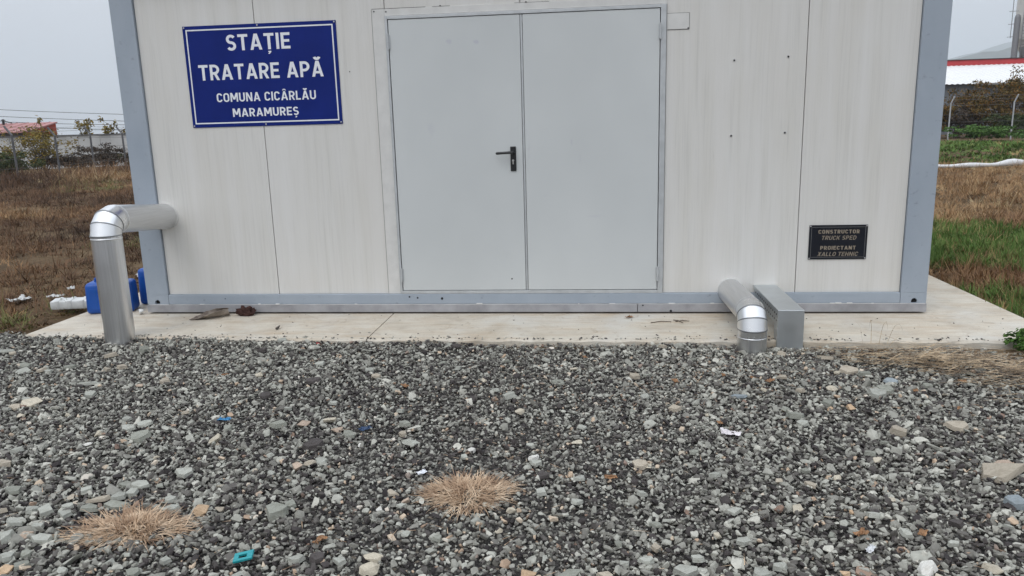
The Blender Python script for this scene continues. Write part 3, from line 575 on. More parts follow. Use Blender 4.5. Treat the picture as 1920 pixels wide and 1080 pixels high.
def text_mesh(txt, x0, x1, z0, H, y, w=SW, slant=0.0, gap=.12, dslope=0.0):
    strokes = []; cx = 0; word = 0
    for c in txt:
        if c == ' ': cx += .34; word += 1; continue
        W, P, Q = glyph(c, w)
        for pts, closed in P:
            n = len(pts); off = []
            for i in range(n):
                a = pts[i-1] if (closed or i > 0) else None; bq = pts[(i+1) % n] if (closed or i < n-1) else None
                p = pts[i]
                if a is None: a = (2*p[0]-bq[0], 2*p[1]-bq[1])
                if bq is None: bq = (2*p[0]-a[0], 2*p[1]-a[1])
                d = Vector((bq[0]-a[0], bq[1]-a[1])); d.normalize() if d.length > 0 else None
                off.append((-d.y*w/2, d.x*w/2))
            vs = [(cx+p[0]+o[0], p[1]+o[1]) for p, o in zip(pts, off)] + [(cx+p[0]-o[0], p[1]-o[1]) for p, o in zip(pts, off)]
            fs = [(i, (i+1) % n, n+(i+1) % n, n+i) for i in range(n if closed else n-1)]
            strokes.append((vs, fs, word))
        for qd in Q: strokes.append(([(cx+p[0], p[1]) for p in qd], [(0, 1, 2, 3)], word))
        cx += W+gap
    tot = cx-gap; sx = (x1-x0)/(tot + slant*1.0*H/((x1-x0)/tot) * 0 + (slant if slant else 0)*H/((x1-x0)/tot))
    bs = [MB() for _ in range(word+1)]
    for k, (vs, fs, wd) in enumerate(strokes):
        yy = y - .00012*(k % 5)
        bs[wd].add([(x0+u*sx+slant*v*H, yy, z0+v*H + dslope*(u*sx)) for u, v in vs], fs)
    return bs
def frame_rect(x0, x1, z0, z1, t, y, th=.0006):
    b = MB()
    for (a, c, d, e) in ((x0, x1, z1-t, z1), (x0, x1, z0, z0+t), (x0, x0+t, z0+t, z1-t), (x1-t, x1, z0+t, z1-t)): b.box(a, c, y-th, y, d, e)
    return b
# blue station sign
sg = empty('station_sign', (-1.878, PY, 1.481), 'large blue rectangular sign with white lettering STAȚIE TRATARE APĂ', 'sign')
SX0, SX1, SZ0, SZ1 = -2.477, -1.280, 1.482, 2.231
b = MB(); b.box(SX0, SX1, PY-.006, PY-.0005, SZ0, SZ1, .001); b.build('sign_panel', M_SIGN, sg)
frame_rect(SX0+.024, SX1-.024, SZ0+.026, SZ1-.026, .0095, PY-.0062).build('border_line', M_SIGNW, sg)
ty = PY-.0066
for (t, x0, x1, z0, H, w) in (('STAȚIE', -2.140, -1.640, 2.043, .116, .17), ('TRATARE APĂ', -2.383, -1.400, 1.833, .114, .17), ('COMUNA CICÂRLĂU', -2.260, -1.473, 1.669, .066, .165), ('MARAMUREȘ', -2.143, -1.618, 1.556, .0625, .17)):
    for bb in text_mesh(t, x0, x1, z0, H, ty, w): bb.build('lettering', M_SIGNW, sg)
for (x, z) in ((SX0+.012, SZ1-.012), (SX1-.012, SZ1-.012), (SX0+.012, SZ0+.012), (SX1-.012, SZ0+.012), (-1.886, SZ1-.012), (-1.886, SZ0+.012)):
    screw(x, PY-.006, z, .006, sg, M_STEEL)
# builder's plaque
pq = empty('builder_plaque', (2.385, PY, .408), 'small black plaque with faded gold capitals CONSTRUCTOR and PROIECTANT', 'plaque')
QX0, QX1, QZ0, QZ1 = 2.181, 2.591, .407, .661
b = MB(); b.box(QX0, QX1, PY-.008, PY-.0005, QZ0, QZ1, .0015); b.build('plaque_panel', M_PLAQ, pq)
frame_rect(QX0+.014, QX1-.014, QZ0+.015, QZ1-.014, .0028, PY-.0083).build('border_line', M_GOLD2, pq)
for (t, x0, x1, z0, H, w, s) in (('CONSTRUCTOR', 2.245, 2.534, .598, .028, .19, 0), ('TRUCK SPED', 2.267, 2.517, .552, .030, .14, .24), ('PROIECTANT', 2.264, 2.514, .479, .028, .19, 0), ('XALLO TEHNIC', 2.246, 2.535, .432, .030, .14, .24)):
    for bb in text_mesh(t, x0, x1, z0, H, PY-.0087, w, s, .16): bb.build('lettering', M_GOLD, pq)
for (x, z) in ((QX0+.008, QZ1-.008), (QX1-.008, QZ1-.008), (QX0+.008, QZ0+.008), (QX1-.008, QZ0+.008)): screw(x, PY-.008, z, .005, pq, M_STEEL, .003)

# ================================================================== aluminium-clad pipes
M_SEAM = metal_mat('dulled_seam', (.30, .31, .32), .5, 'n')
def clad_pipe(name, X, r, zw, ze, yc, zc, zbot, label, ngore, jacket_z):
    """from the wall (zw) out to an elbow whose inner corner line is at (yc+r, zc); then down"""
    root = empty(name, (X, yc, zbot), label, 'pipe', None); NS = 28
    cy0, cz0 = yc+r, zc                                       # hinge line of the mitres
    slope = math.atan2((zc+r)-zw, 0-cy0+.05)
    def ring(ang, rr):   # mitre plane at ang (0 = level cut on the upright, 90 = upright cut on the level run)
        a = R(ang); dy, dz = -math.cos(a), math.sin(a)
        return [(X+rr*math.sin(t), cy0+dy*(r+rr*math.cos(t)), cz0+dz*(r+rr*math.cos(t))) for t in [2*math.pi*k/NS for k in range(NS)]]
    def loft(rings, cap=False):
        b = MB(); vs = [p for q in rings for p in q]; fs = [(i*NS+k, i*NS+(k+1) % NS, (i+1)*NS+(k+1) % NS, (i+1)*NS+k) for i in range(len(rings)-1) for k in range(NS)]
        if cap: fs += [tuple(range(NS)), tuple((len(rings)-1)*NS+k for k in range(NS))[::-1]]
        return b.add(vs, fs)
    up = ring(0, r); A = 90
    down = lambda z, rr: [(p[0], p[1], z) for p in ring(0, rr)]
    # upright jacket
    loft([down(zbot, r), down(jacket_z-.004, r)]).build('upright_jacket', M_ALUZ, root, True, 40)
    loft([down(jacket_z-.006, r*1.006), down(jacket_z-.004, r*1.022), down(jacket_z+.004, r*1.022), down(jacket_z+.006, r*1.006)]).build('swage_ring', M_ALUN, root, True, 60)
    loft([down(jacket_z+.004, r*.998), down(zc, r*.998)]).build('collar', M_ALUZ, root, True, 40)
    lap = MB(); lap.box(X+r*.55, X+r*.58, cy0-r-r*.845, cy0-r-r*.80, zbot, jacket_z-.01); lap.build('lap_seam', M_ALUZ, root)
    # gores
    for g_ in range(ngore):
        a0, a1 = A*g_/ngore, A*(g_+1)/ngore
        rr = r*(1.012 if g_ % 2 == 0 else 1.004)
        # flat between mitres: straight loft keeps each gore a short straight tube
        gobj = loft([ring(a0, rr), ring(a1, rr)]).build('elbow_gore', M_ALUN, root, True, 40)
        for aa in (a0,):
            loft([ring(aa-1.6, rr*1.002), ring(aa-.9, rr*1.022), ring(aa+.9, rr*1.022), ring(aa+1.6, rr*1.002)]).build('seam_bead', M_SEAM, gobj, True, 60)
    def lev(y, rr):
        t = (y-cy0)/(.05-cy0); zz = (zc+r)*(1-t)+zw*t
        return [(p[0], y, zz + (p[2]-(cz0+r))) for p in ring(90, rr)]
    e1 = cy0+.035
    loft([ring(90, r*.998), lev(e1, r*.998)]).build('collar', M_ALUY, root, True, 40)
    loft([lev(e1-.005, r*1.006), lev(e1-.003, r*1.024), lev(e1+.004, r*1.024), lev(e1+.006, r*1.006)]).build('swage_ring', M_ALUN, root, True, 60)
    loft([lev(e1+.003, r), lev(.05, r)]).build('level_jacket', M_ALUY, root, True, 40)
    loft([lev(PY-.016, r*1.004), lev(PY-.012, r*1.03), lev(PY-.002, r*1.035), lev(PY+.004, r*1.035)]).build('wall_collar', M_ALUN, root, True, 60)
    for rr_ in range(7):      # pop rivets on the collars and wall ring
        a = R(-80+rr_*26)
        MB().tube([(X+r*.99*math.sin(a), yc-r*.99*math.cos(a), jacket_z+.018), (X+r*1.03*math.sin(a), yc-r*1.03*math.cos(a), jacket_z+.018)], [.0045, .003], 8).build('rivet', M_STEEL, root)
    return root
clad_pipe('insulated_pipe', -2.795, .101, .795, .88, -.752, .757, -.07, 'tall silver insulated pipe elbowing down past the left corner post', 3, .735)
clad_pipe('insulated_pipe', 1.630, .092, .172, .19, -.826, .105, -.09, 'short silver insulated pipe bending into the gravel beside a galvanised duct', 3, .052)

# ================================================================== galvanised cable duct
dk = empty('cable_duct', (1.88, -.73, -.08), 'square galvanised cable duct dropping from the wall into the gravel', 'duct')
b = MB(); b.box(1.803, 1.959, -.768, .021, .105, .211, .003); b.build('duct_run', M_GALV, dk)
b = MB(); b.box(1.8035, 1.9585, -.770, -.66, -.09, .104, .003); b.build('duct_drop', M_GALV, dk)
b = MB(); b.box(1.798, 1.964, -.775, .0205, .2113, .2165, .0015); b.box(1.798, 1.8025, -.775, .0205, .194, .2112, .0008); b.box(1.9595, 1.964, -.775, .0205, .194, .2112, .0008); b.build('duct_cover', M_GALV, dk)
b = MB(); b.box(1.798, 1.964, -.7805, -.7755, -.088, .2150, .0015); b.box(1.798, 1.8022, -.775, -.752, -.088, .19, .0006); b.build('drop_cover', M_GALV, dk)
for j in range(13): 
    y = -.06-j*.055
    for (xa, zz) in ((1.8005, .176), (1.8015, .135)): MB().tube([(1.8035, y, zz), (xa, y, zz)], .006, 8).build('slot_hole', M_DARK, dk)
for z in (.15, .09, .03): 
    s_ = MB(); s_.tube([(1.798, -.764, z), (1.794, -.764, z)], .005, 8); s_.build('screw', M_STEEL, dk)

# ================================================================== jerrycans
M_BLUE = simple('blue_polyethylene', (.009, .075, .34), .38, 0, .12, 6, spec=.4)
M_LAB = simple('white_paper_label', (.62, .63, .64), .6, 0, .1, 20)
M_WHITEP = simple('white_plastic', (.60, .61, .60), .45, 0, .12, 14)
def jerrycan(loc, rz, w, d, h, label, lab_side):
    root = empty('jerrycan', loc, label, 'jerrycan', 'blue jerrycans by the left corner'); root.rotation_euler.z = R(rz)
    ORG[root.name] = Vector((0, 0, 0))
    bm = bmesh.new(); bmesh.ops.create_cube(bm, size=1)
    for v in bm.verts: v.co = Vector((v.co.x*w, v.co.y*d, (v.co.z+.5)*h*.86))
    for v in bm.verts:
        if v.co.z > .01: v.co.x *= .96; v.co.y *= .94
    bmesh.ops.bevel(bm, geom=bm.edges[:], offset=.032, segments=4, affect='EDGES', profile=.5)
    b = MB(); b.bm(bm); body = b.build('body', M_BLUE, root, True, 60)
    b = MB(); zt = h*.86
    b.tube([(-w*.30, d*.0, zt-.02), (-w*.30, 0, zt+.02), (-w*.18, 0, zt+.042), (w*.15, 0, zt+.042), (w*.24, 0, zt+.015), (w*.25, 0, zt-.02)], [.017, .016, .014, .014, .016, .018], 10); b.build('carry_handle', M_BLUE, root, True, 60)
    b = MB(); b.tube([(w*.1, -d*.30, zt-.005), (w*.1, -d*.30, zt+.02)], .028, 18); b.tube([(w*.1, -d*.30, zt+.02), (w*.1, -d*.30, zt+.045), (w*.1, -d*.30, zt+.05)], [.030, .030, .026], 18); b.build('screw_cap', M_BLUE, root, True, 40)
    b = MB(); b.box(-w*.36, w*.36, -d*.5-.002, -d*.49, h*.13, h*.70, .001); b.build('moulded_panel', M_BLUE, body)
    if lab_side: 
        b = MB(); b.box(w*.30, w*.42, -d*.5-.0035, -d*.495, h*.42, h*.62); b.build('paper_label', M_LAB, root)
    return root
jerrycan((-3.40, .10, .001), 16, .37, .20, .300, 'blue plastic jerrycan standing behind the tall silver pipe', False)
jerrycan((-3.185, .42, .001), 6, .26, .20, .365, 'blue jerrycan with small white label against the left corner post', True)

# long white plastic trough lying off the slab
b = MB(); b.box(0, .62, 0, .13, 0, .075, .014)
for j in range(6): b.box(.04+j*.1, .075+j*.1, -.003, .133, .004, .0785, .003)
gut = b.build('plastic_trough', M_WHITEP, None, True, 40); prop(gut, 'long white ribbed plastic trough lying on the dirt beside the jerrycans', 'trough')
gut.location = (-4.06, .20, -.02); gut.rotation_euler = (R(4), R(1), R(16))

def crumple(name, x, y, z, s, mat, label, cat, seed, th=.002, asp=.6, up_=.35, group=None):
    r = random.Random(seed); o1, o2 = r.uniform(0, 50), r.uniform(0, 50)
    def fn(u, v):
        a = (u-.5)*s; c = (v-.5)*s*asp; nn = noise.noise(Vector((u*3+o1, v*3+o2, seed)))
        n2 = noise.noise(Vector((u*7+o2, v*7+o1, seed*2)))
        return (a + .18*s*nn, c + .15*s*n2, .004 + up_*s*abs(nn) + .12*s*abs(n2))
    b = MB(); b.sheet(fn, 12, 9, th); o = b.build(name, mat); o.location = (x, y, z); o.rotation_euler.z = r.uniform(0, 6); prop(o, label, cat, group); return o
crumple('plastic_scrap', -4.66, .60, -.03, .17, M_WHITEP, 'torn white plastic scrap farthest left on the brown grass', 'litter', 1)
crumple('plastic_scrap', -4.42, .75, -.03, .13, M_WHITEP, 'white plastic scrap between the farthest-left scrap and the trough', 'litter', 2)
crumple('plastic_scrap', -4.53, 1.12, -.03, .10, M_WHITEP, 'small white scrap in the grass above the trough', 'litter', 3)
crumple('plastic_scrap', -4.15, 1.75, -.03, .20, M_LAB, 'pale grey scrap in the grass just behind the jerrycans', 'litter', 4)

# curled strip and dark rag on the slab
M_BARK = simple('weathered_brown_strip', (.165, .125, .10), .8, 0, .45, 14, .4, .2, (.34, .295, .25))
def bark(u, v):      # a strip of bark-like sheet, flat at one end and rolled up at the other
    a0, a1 = Vector((-2.565, -.205, .004)), Vector((-2.305, -.075, .012)); ax_ = (a1-a0).normalized(); sd_ = Vector((-ax_.y, ax_.x, 0)).normalized()
    hf = .30 + 2.35*u**1.6; sl = .15*(.22+.78*min(1, u*2.2)**.8); r_ = sl/(2*hf); ph = (v*2-1)*hf; ti = .45*u
    la, zz = r_*math.sin(ph), r_*(1-math.cos(ph)); la, zz = la*math.cos(ti)-zz*math.sin(ti), abs(la*math.sin(ti)*.5)+zz*math.cos(ti)
    p = a0.lerp(a1, u) + sd_*la; return (p.x + .006*math.sin(v*9+u*4), p.y + .008*math.sin(u*8), p.z + zz + .002*math.sin(u*23+v*17))
b = MB(); b.sheet(bark, 26, 18, .004); prop(b.build('curled_strip', M_BARK, None, True, 50, (-2.44, -.12, 0)), 'curled brown-grey strip lying on the slab below the sign', 'debris')
M_RAG = simple('dark_brown_rag', (.055, .028, .024), .85, 0, .5, 30, .5, .2)
bm = bmesh.new(); bmesh.ops.create_icosphere(bm, subdivisions=4, radius=1)
for v in bm.verts:
    p = v.co.copy(); n1 = noise.noise(p*2.0); n2 = abs(noise.noise(p*4.5+Vector((3, 1, 2)))); f = .8+.35*n1+.35*n2
    v.co = Vector((p.x*.083*f - .01*p.z, p.y*.042*f, max((p.z+.72)*.047*f, .001))) + Vector((-2.165, -.062, 0))
prop(MB().bm(bm).build('crumpled_rag', M_RAG, None, True, 50, (-2.165, -.062, 0)), 'crumpled dark brown rag against the base rail', 'rag')
# bits on the slab
M_BIT = simple('dark_crumb', (.07, .06, .052), .9, 0, .4, 40)
def lump(name, x, y, z, sx, sy, sz, mat, label, cat, seed, group=None):
    me = chip(900+seed, 12, (1, 1, 1), .05); me.materials.append(mat); o = bpy.data.objects.new(name, me); COL.objects.link(o)
    o.location = (x, y, z+sz*.42); o.scale = (sx, sy, sz); o.rotation_euler.z = seed*1.3; prop(o, label, cat, group); return o
lump('soil_clod', -1.725, -.47, 0, .06, .035, .03, M_BIT, 'small dark clod on the slab right of the curled strip', 'clod', 1)
lump('pale_rock', -3.09, -.02, 0, .07, .06, .05, M_TRIM, 'pale rock wedged beside the left end of the base skirt', 'rock', 2)
nn_ = 420; xx = rng.uniform(-3.5, 3.5, nn_); ed = rng.random(nn_) < .75; yy = np.where(ed, SLAB_Y(xx) + .012 + rng.exponential(.028, nn_), rng.uniform(-.7, -.02, nn_)); s3 = np.where(ed, rng.uniform(.008, .026, nn_), rng.uniform(.005, .016, nn_))
crumbs = scatter('slab_grit', np.stack([xx, yy, s3*.15], -1), rng.uniform(-.4, .4, (nn_, 3))+np.stack([xx*0, xx*0, xx*9], -1), np.stack([s3, s3*.8, s3*.6], -1), rng.integers(0, NV, nn_), np.where(ed, rng.beta(1.2, 1.3, nn_)*.9, rng.uniform(0, .4, nn_)), C_CHIP, slab_root); prop(crumbs, kind='stuff')
M_TWIG = simple('dry_twig', (.10, .075, .055), .9, 0, .3, 40)
for (x0, y0, x1, y1, lab) in ((1.02, -.29, 1.17, -.26, 'thin dry twig lying level on the slab, left of the crossed ones'), (1.19, -.21, 1.25, -.30, 'short dark twig crossing another near the short silver pipe'), (1.20, -.255, 1.30, -.245, 'thin pale twig crossed by a darker one on the slab')):
    b = MB(); b.tube([(x0, y0, .004), ((x0+x1)/2, (y0+y1)/2+.008, .009), (x1, y1, .005)], [.003, .0035, .002], 6); prop(b.build('twig', M_TWIG, None, org=(x0, y0, 0)), lab, 'twig', 'twigs on the slab')

# ================================================================== litter and dry plants on the gravel
def gz_(x, y): return float(ghz(x, y))
M_TURQ = simple('turquoise_plastic', (.015, .27, .30), .4, 0, .1, 20)
b = MB()
for (a0, a1, c0, c1) in ((0, .075, 0, .014), (0, .075, .034, .050), (0, .020, .014, .034), (.052, .075, .014, .034)): b.box(a0, a1, c0, c1, 0, .010, .0015)
o = b.build('plastic_clip', M_TURQ); o.location = (-.635, -3.455, gz_(-.6, -3.43)+.016); o.scale = (.9, .9, .9); o.rotation_euler = (R(8), R(-10), R(12)); prop(o, 'flat turquoise plastic clip with a slot in it on the gravel', 'litter')
M_SKYB = simple('sky_blue_film', (.04, .22, .44), .5, 0, .25, 20)
crumple('plastic_scrap', -1.321, -2.14, gz_(-1.32, -2.14)+.010, .062, M_SKYB, 'crushed bright blue plastic scrap lying in the gravel on the left', 'litter', 17, .001, .45, .18).rotation_euler.z = .1
M_WRAP = simple('white_wrapper', (.68, .64, .65), .4, 0, .15, 30)
crumple('wrapper', 1.262, -2.237, gz_(1.26, -2.24)+.014, .085, M_WRAP, 'shiny white wrapper on the gravel below the short silver pipe', 'litter', 11, .001, .5, .25).rotation_euler.z = -.25
crumple('plastic_scrap', -.129, -2.734, gz_(-.13, -2.73)+.012, .045, M_SIGNW, 'tiny white plastic flake left of the straw-coloured middle tuft', 'litter', 12, .001)
crumple('plastic_scrap', 1.555, -3.251, gz_(1.55, -3.25)+.012, .055, M_LAB, 'torn white film strip on the gravel at the lower right', 'litter', 13, .001, .35)
crumple('plastic_scrap', -.526, -2.245, gz_(-.53, -2.25)+.010, .06, simple('navy_film', (.02, .05, .12), .5), 'scrap of navy blue film in the gravel, upper middle', 'litter', 14, .001)
M_RED = simple('red_plastic', (.45, .03, .03), .4)
lump('plastic_bit', -1.299, -.80, gz_(-1.3, -.8)+.006, .035, .02, .015, M_RED, 'small red plastic bit at the slab edge', 'litter', 5)
M_LEAF = simple('curled_orange_leaf', (.29, .155, .075), .75, 0, .4, 30)
LEAF_LAB = ['orange-brown leaf on the gravel at the upper left, above the bright blue scrap', 'orange-brown leaf on the gravel below the left door leaf', 'orange-brown leaf left of the short silver pipe, on open gravel', 'orange-brown leaf just above the shiny white wrapper',
    'orange-brown leaf directly below the short silver pipe, middle of three', 'orange-brown leaf below the plaque, left of another by the straw', 'orange-brown leaf at the lower edge of the straw tangle', 'orange-brown leaf just above the torn white film strip',
    'orange-brown leaf below the straw tangle at the right', 'orange-brown leaf right of the turquoise clip', 'orange-brown leaf right of the middle dead grass tuft', 'orange-brown leaf right of the torn white film strip',
    'orange-brown leaf below the short silver pipe, leftmost of three', 'orange-brown leaf below the cable duct, rightmost of three', 'orange-brown leaf close to the slab edge below the right door leaf', 'curled orange leaf lying on the pale slab']
for k, (x, y) in enumerate([(-1.653, -1.459), (-.476, -1.621), (1.076, -1.474), (1.23, -2.105), (1.511, -1.453), (2.342, -1.607), (2.653, -1.44), (1.561, -3.139), (2.464, -1.842), (-.38, -3.292), (.683, -2.743), (1.774, -3.127), (1.36, -1.40), (1.60, -1.50), (.55, -1.0), (.873, -.135)]):
    on = y > -.7
    lab = LEAF_LAB[k]
    crumple('dry_leaf', x, y, .002 if on else gz_(x, y)+.012, random.uniform(.035, .06), M_LEAF, lab, 'leaf', 30+k, .0008, .5, .3, 'fallen leaves by the slab')

def ribbon(b, p0, d, L_, w, droop, seg=3, side=None):
    d = Vector(d).normalized(); s = side or d.cross(Vector((0, 0, 1)))
    s = (s.normalized() if s.length > 1e-4 else Vector((1, 0, 0))); pts = []; p = Vector(p0)
    vs = []
    for i in range(seg+1):
        t = i/seg; ww = w*(1-t)**.7*.5 + .0002
        vs += [p - s*ww, p + s*ww]; dd = (d + Vector((0, 0, -droop*t*t))).normalized(); p = p + dd*L_/seg
    b.add(vs, [(2*i, 2*i+1, 2*i+3, 2*i+2) for i in range(seg)])
M_STRAW = leaf_mat('dead_straw', [(.2, (.13, .075, .048)), (.40, (.36, .24, .155)), (.62, (.55, .40, .27)), (.85, (.74, .60, .44))], 30)
def mat_tuft(x, y, rx, ry, nb, label, seed, lobes):
    r = random.Random(seed); b = MB(); z0 = gz_(x, y)
    for k in range(nb):
        a = r.uniform(0, 6.28); q = math.sqrt(r.random()); rag = .66+.07*math.sin(a*9+seed)+.05*math.sin(a*17+2*seed)+sum(w_*math.exp(-((((a-R(c_)+math.pi) % (2*math.pi))-math.pi)/.42)**2) for c_, w_ in lobes)
        px, py = x+rx*q*.72*math.cos(a)*rag*1.2, y+ry*q*.72*math.sin(a)*rag*1.2
        out_ = Vector((math.cos(a), math.sin(a)*ry/rx, 0)); el = r.uniform(.02, .60)*(1.2-.6*q)
        d = out_*math.cos(el)*(.3+q) + Vector((r.gauss(0, .5), r.gauss(0, .5), math.sin(el)*r.uniform(.5, 1.1)))
        ribbon(b, (px, py, z0+.010+.022*(1-q*q)*r.random()), d, r.uniform(.03, .085)*(1.25 if q > .8 else 1), r.uniform(.003, .0056), r.uniform(-.4, 1.2), 3)
    for k in range(70):      # stray long blades lying out over the stones
        a = r.uniform(0, 6.28); q = r.uniform(.55, 1.0); ribbon(b, (x+rx*q*.8*math.cos(a), y+ry*q*.8*math.sin(a), z0+.014), (math.cos(a+r.gauss(0, .5)), math.sin(a+r.gauss(0, .5)), r.uniform(.02, .35)), r.uniform(.07, .15), r.uniform(.002, .0036), r.uniform(.2, .9), 4)
    o = b.build('dry_grass_tuft', M_STRAW, None, org=(x, y, z0)); prop(o, label, 'grass tuft', 'dead tufts in the gravel'); return o
mat_tuft(.10, -2.90, .20, .165, 1150, 'straw-coloured dead grass tuft in the middle of the gravel', 3, ((20, .30), (175, .28), (280, .34), (70, .15)))
mat_tuft(-1.135, -3.255, .235, .15, 1300, 'larger dead grass tuft at the lower left among slate chips', 8, ((15, .36), (205, .45), (100, .40), (165, .2)))
# straw lying along the slab edge at the right
M_STRAW2 = leaf_mat('grey_brown_straw', [(.22, (.06, .042, .03)), (.42, (.22, .155, .095)), (.6, (.46, .345, .22)), (.8, (.68, .54, .37))], 25)
r = random.Random(4); b = MB()
for k in range(760):
    t = r.random()**.75; cx_ = 2.10 + 1.40*t; cyy = -.93 - .48*t + r.gauss(0, .09+.15*t)
    if cyy > -.775: cyy = -.80 - abs(r.gauss(0, .04))
    a = r.gauss(-.15, .55) + (math.pi if r.random() < .5 else 0); ze = gz_(cx_, cyy) + .008 + abs(r.gauss(0, .026))*(1.3-t*.7)
    ribbon(b, (cx_, cyy, ze), (math.cos(a), math.sin(a)*.6, r.uniform(-.02, .28)), r.uniform(.12, .34), r.uniform(.004, .0085), r.uniform(.1, .7), 4)
for k in range(5):
    ribbon(b, (2.28+k*.05, -.80, 0.0), (-.3+.15*k, .1, 1), .22, .003, 2.6, 7)
prop(b.build('straw_heap', M_STRAW2, None, org=(2.7, -1, -.04)), 'tangle of dead straw along the slab edge at the right', 'straw')
r = random.Random(14); b = MB()
for k in range(260):
    cx_, cyy = r.uniform(2.7, 3.5), r.uniform(-1.75, -1.1); a = r.uniform(0, 6.28)
    ribbon(b, (cx_, cyy, gz_(cx_, cyy)+.01), (math.cos(a), math.sin(a)*.5, r.uniform(0, .2)), r.uniform(.04, .14), .0025, .5, 3)
prop(b.build('straw_litter', M_STRAW2, None), 'thin scattered brown stalks on the gravel at the far right', 'straw')
# loose straws everywhere on the gravel
b = MB()
for k in range(420):
    yv = -.85-2.8*r.random(); xv = .3+r.uniform(-1, 1)*(2.3+(yv+3.5)*.75)
    if r.random() < .45: xv, yv = 1.5+r.gauss(0, .5), -1.35+r.gauss(0, .3)
    if yv > -.8: continue
    a = r.uniform(0, 6.28); ribbon(b, (xv, yv, gz_(xv, yv)+.011), (math.cos(a), math.sin(a), r.uniform(0, .1)), r.uniform(.025, .08), .0025, .2, 2)
prop(b.build('loose_straw', M_STRAW, gravel), kind='stuff')

# ---- leafy plants
def leaf_cloud(b, cen, rad, n, size, r, shell=.55, flat=.8):
    for k in range(n):
        while True:
            d = Vector((r.gauss(0, 1), r.gauss(0, 1), r.gauss(0, 1)))
            if d.length > .1: break
        d.normalize(); q = shell+(1-shell)*r.random() if r.random() < .7 else r.random()
        p = Vector(cen)+Vector((d.x*rad[0]*q, d.y*rad[1]*q, d.z*rad[2]*q))
        nrm = (d*.5 + Vector((r.gauss(0, .6), r.gauss(0, .6), r.uniform(.1, 1)*flat))).normalized(); t = nrm.orthogonal().normalized(); t = Matrix.Rotation(r.uniform(0, 6.28), 3, nrm) @ t
        s_ = nrm.cross(t); l_ = size*r.uniform(.6, 1.3); w_ = l_*r.uniform(.4, .65)
        b.add([p-t*l_*.5, p+s_*w_*.5+nrm*.08*l_, p+t*l_*.5, p-s_*w_*.5+nrm*.08*l_], [(0, 1, 2, 3)])
def shrub(name, loc, w, h, mat, smat, label, cat, seed, nl=1100, leaf=.11, stems=9, lobes=9, group=None, bare=.0):
    r = random.Random(seed); root = empty(name, loc, label, cat, group); base = Vector(loc); sb = MB(); lb = MB()
    for k in range(stems):
        a = r.uniform(0, 6.28); tip = base+Vector((math.cos(a)*w*.42*r.random(), math.sin(a)*w*.42*r.random(), h*r.uniform(.55, 1.0)))
        mid = base.lerp(tip, .5)+Vector((r.gauss(0, .06*w), r.gauss(0, .06*w), 0)); sb.tube([base+Vector((r.gauss(0, .05*w), r.gauss(0, .05*w), -.05)), mid, tip], [.028*h/2, .018*h/2, .006], 5)
        for j in range(4):
            t = r.uniform(.35, 1); p = base.lerp(tip, t); e = p+Vector((r.gauss(0, .22*w), r.gauss(0, .22*w), r.uniform(.02, .2)*h)); sb.tube([p, p.lerp(e, .5)+Vector((0, 0, .03)), e], [.011*h/2, .008, .003], 4)
            if r.random() > bare: leaf_cloud(lb, e, (.16*w, .16*w, .11*h), nl//(stems*5), leaf, r, .2)
    for k in range(lobes):
        a = r.uniform(0, 6.28); q = r.uniform(.1, .42); zz = r.uniform(.22, .85)
        leaf_cloud(lb, base+Vector((math.cos(a)*w*q*(1.15-zz*.5), math.sin(a)*w*q*(1.15-zz*.5), h*zz)), (w*r.uniform(.12, .24), w*r.uniform(.12, .24), h*r.uniform(.08, .18)), int(nl*.5/lobes), leaf, r, .35)
    sb.build('stems', smat, root); lb.build('foliage', mat, root); return root
M_STEM = simple('shrub_bark', (.075, .055, .042), .9, 0, .3, 20)
M_YEL = leaf_mat('yellowing_leaves', [(.2, (.06, .06, .016)), (.45, (.16, .13, .028)), (.65, (.29, .19, .035)), (.85, (.12, .125, .035))], 2.5)
M_DKG = leaf_mat('dark_green_leaves', [(.2, (.018, .028, .012)), (.5, (.045, .062, .022)), (.8, (.095, .105, .035))], 3)
M_DKB = leaf_mat('dark_brown_dead_leaves', [(.2, (.022, .018, .015)), (.5, (.06, .045, .035)), (.8, (.12, .085, .055))], 3)
M_AUT = leaf_mat('autumn_leaves', [(.15, (.018, .020, .008)), (.38, (.06, .055, .017)), (.55, (.15, .09, .02)), (.7, (.20, .085, .017)), (.85, (.06, .07, .02))], 1.6)
M_GRN = leaf_mat('fresh_green_leaves', [(.2, (.03, .065, .015)), (.5, (.06, .13, .025)), (.8, (.11, .19, .045))], 6)
def tz(x, y): return float(terrain(x, y))

shrub('green_weed', (3.33, -.85, -.05), .24, .14, M_GRN, M_GRN, 'leafy green weed at the right front corner of the slab', 'weed', 71, 700, .035, 8, 8)
# left side, between wire fence and pale wall
for (x, y, w, h, m, lab, s, nl, bare) in (
    (-28.2, 31.8, 2.9, 2.5, M_YEL, 'yellow-leaved shrub behind the second fence post at the left', 21, 1900, .1),
    (-29.2, 30.6, 2.0, 1.5, M_YEL, 'low yellow-green shrub at the far left against the pale wall', 22, 1300, .2),
    (-26.9, 27.6, 2.2, 1.15, M_DKG, 'dark green bush at the left photo edge by the first fence post', 23, 2200, 0),
    (-27.6, 36.4, 2.7, 1.25, M_DKB, 'dark leafless-looking bush right of the third fence post', 24, 2600, .1),
    (-26.2, 37.4, 1.9, 1.0, M_DKG, 'low dark bush behind the fence post nearest the building', 25, 2000, 0),
    (-28.0, 34.2, 2.7, 1.0, M_DKB, 'brown dead brush between the second and third fence posts', 26, 1700, .2),
    (-27.4, 32.3, 2.7, 1.1, M_DKB, 'low brown brush below the yellow-leaved shrub', 27, 1700, .2)):
    shrub('shrub', (x, y, tz(x, y)), w, h, m, M_STEM, lab, 'shrub', s, nl, .13, 11, 10, 'shrubs along the left fence', bare)
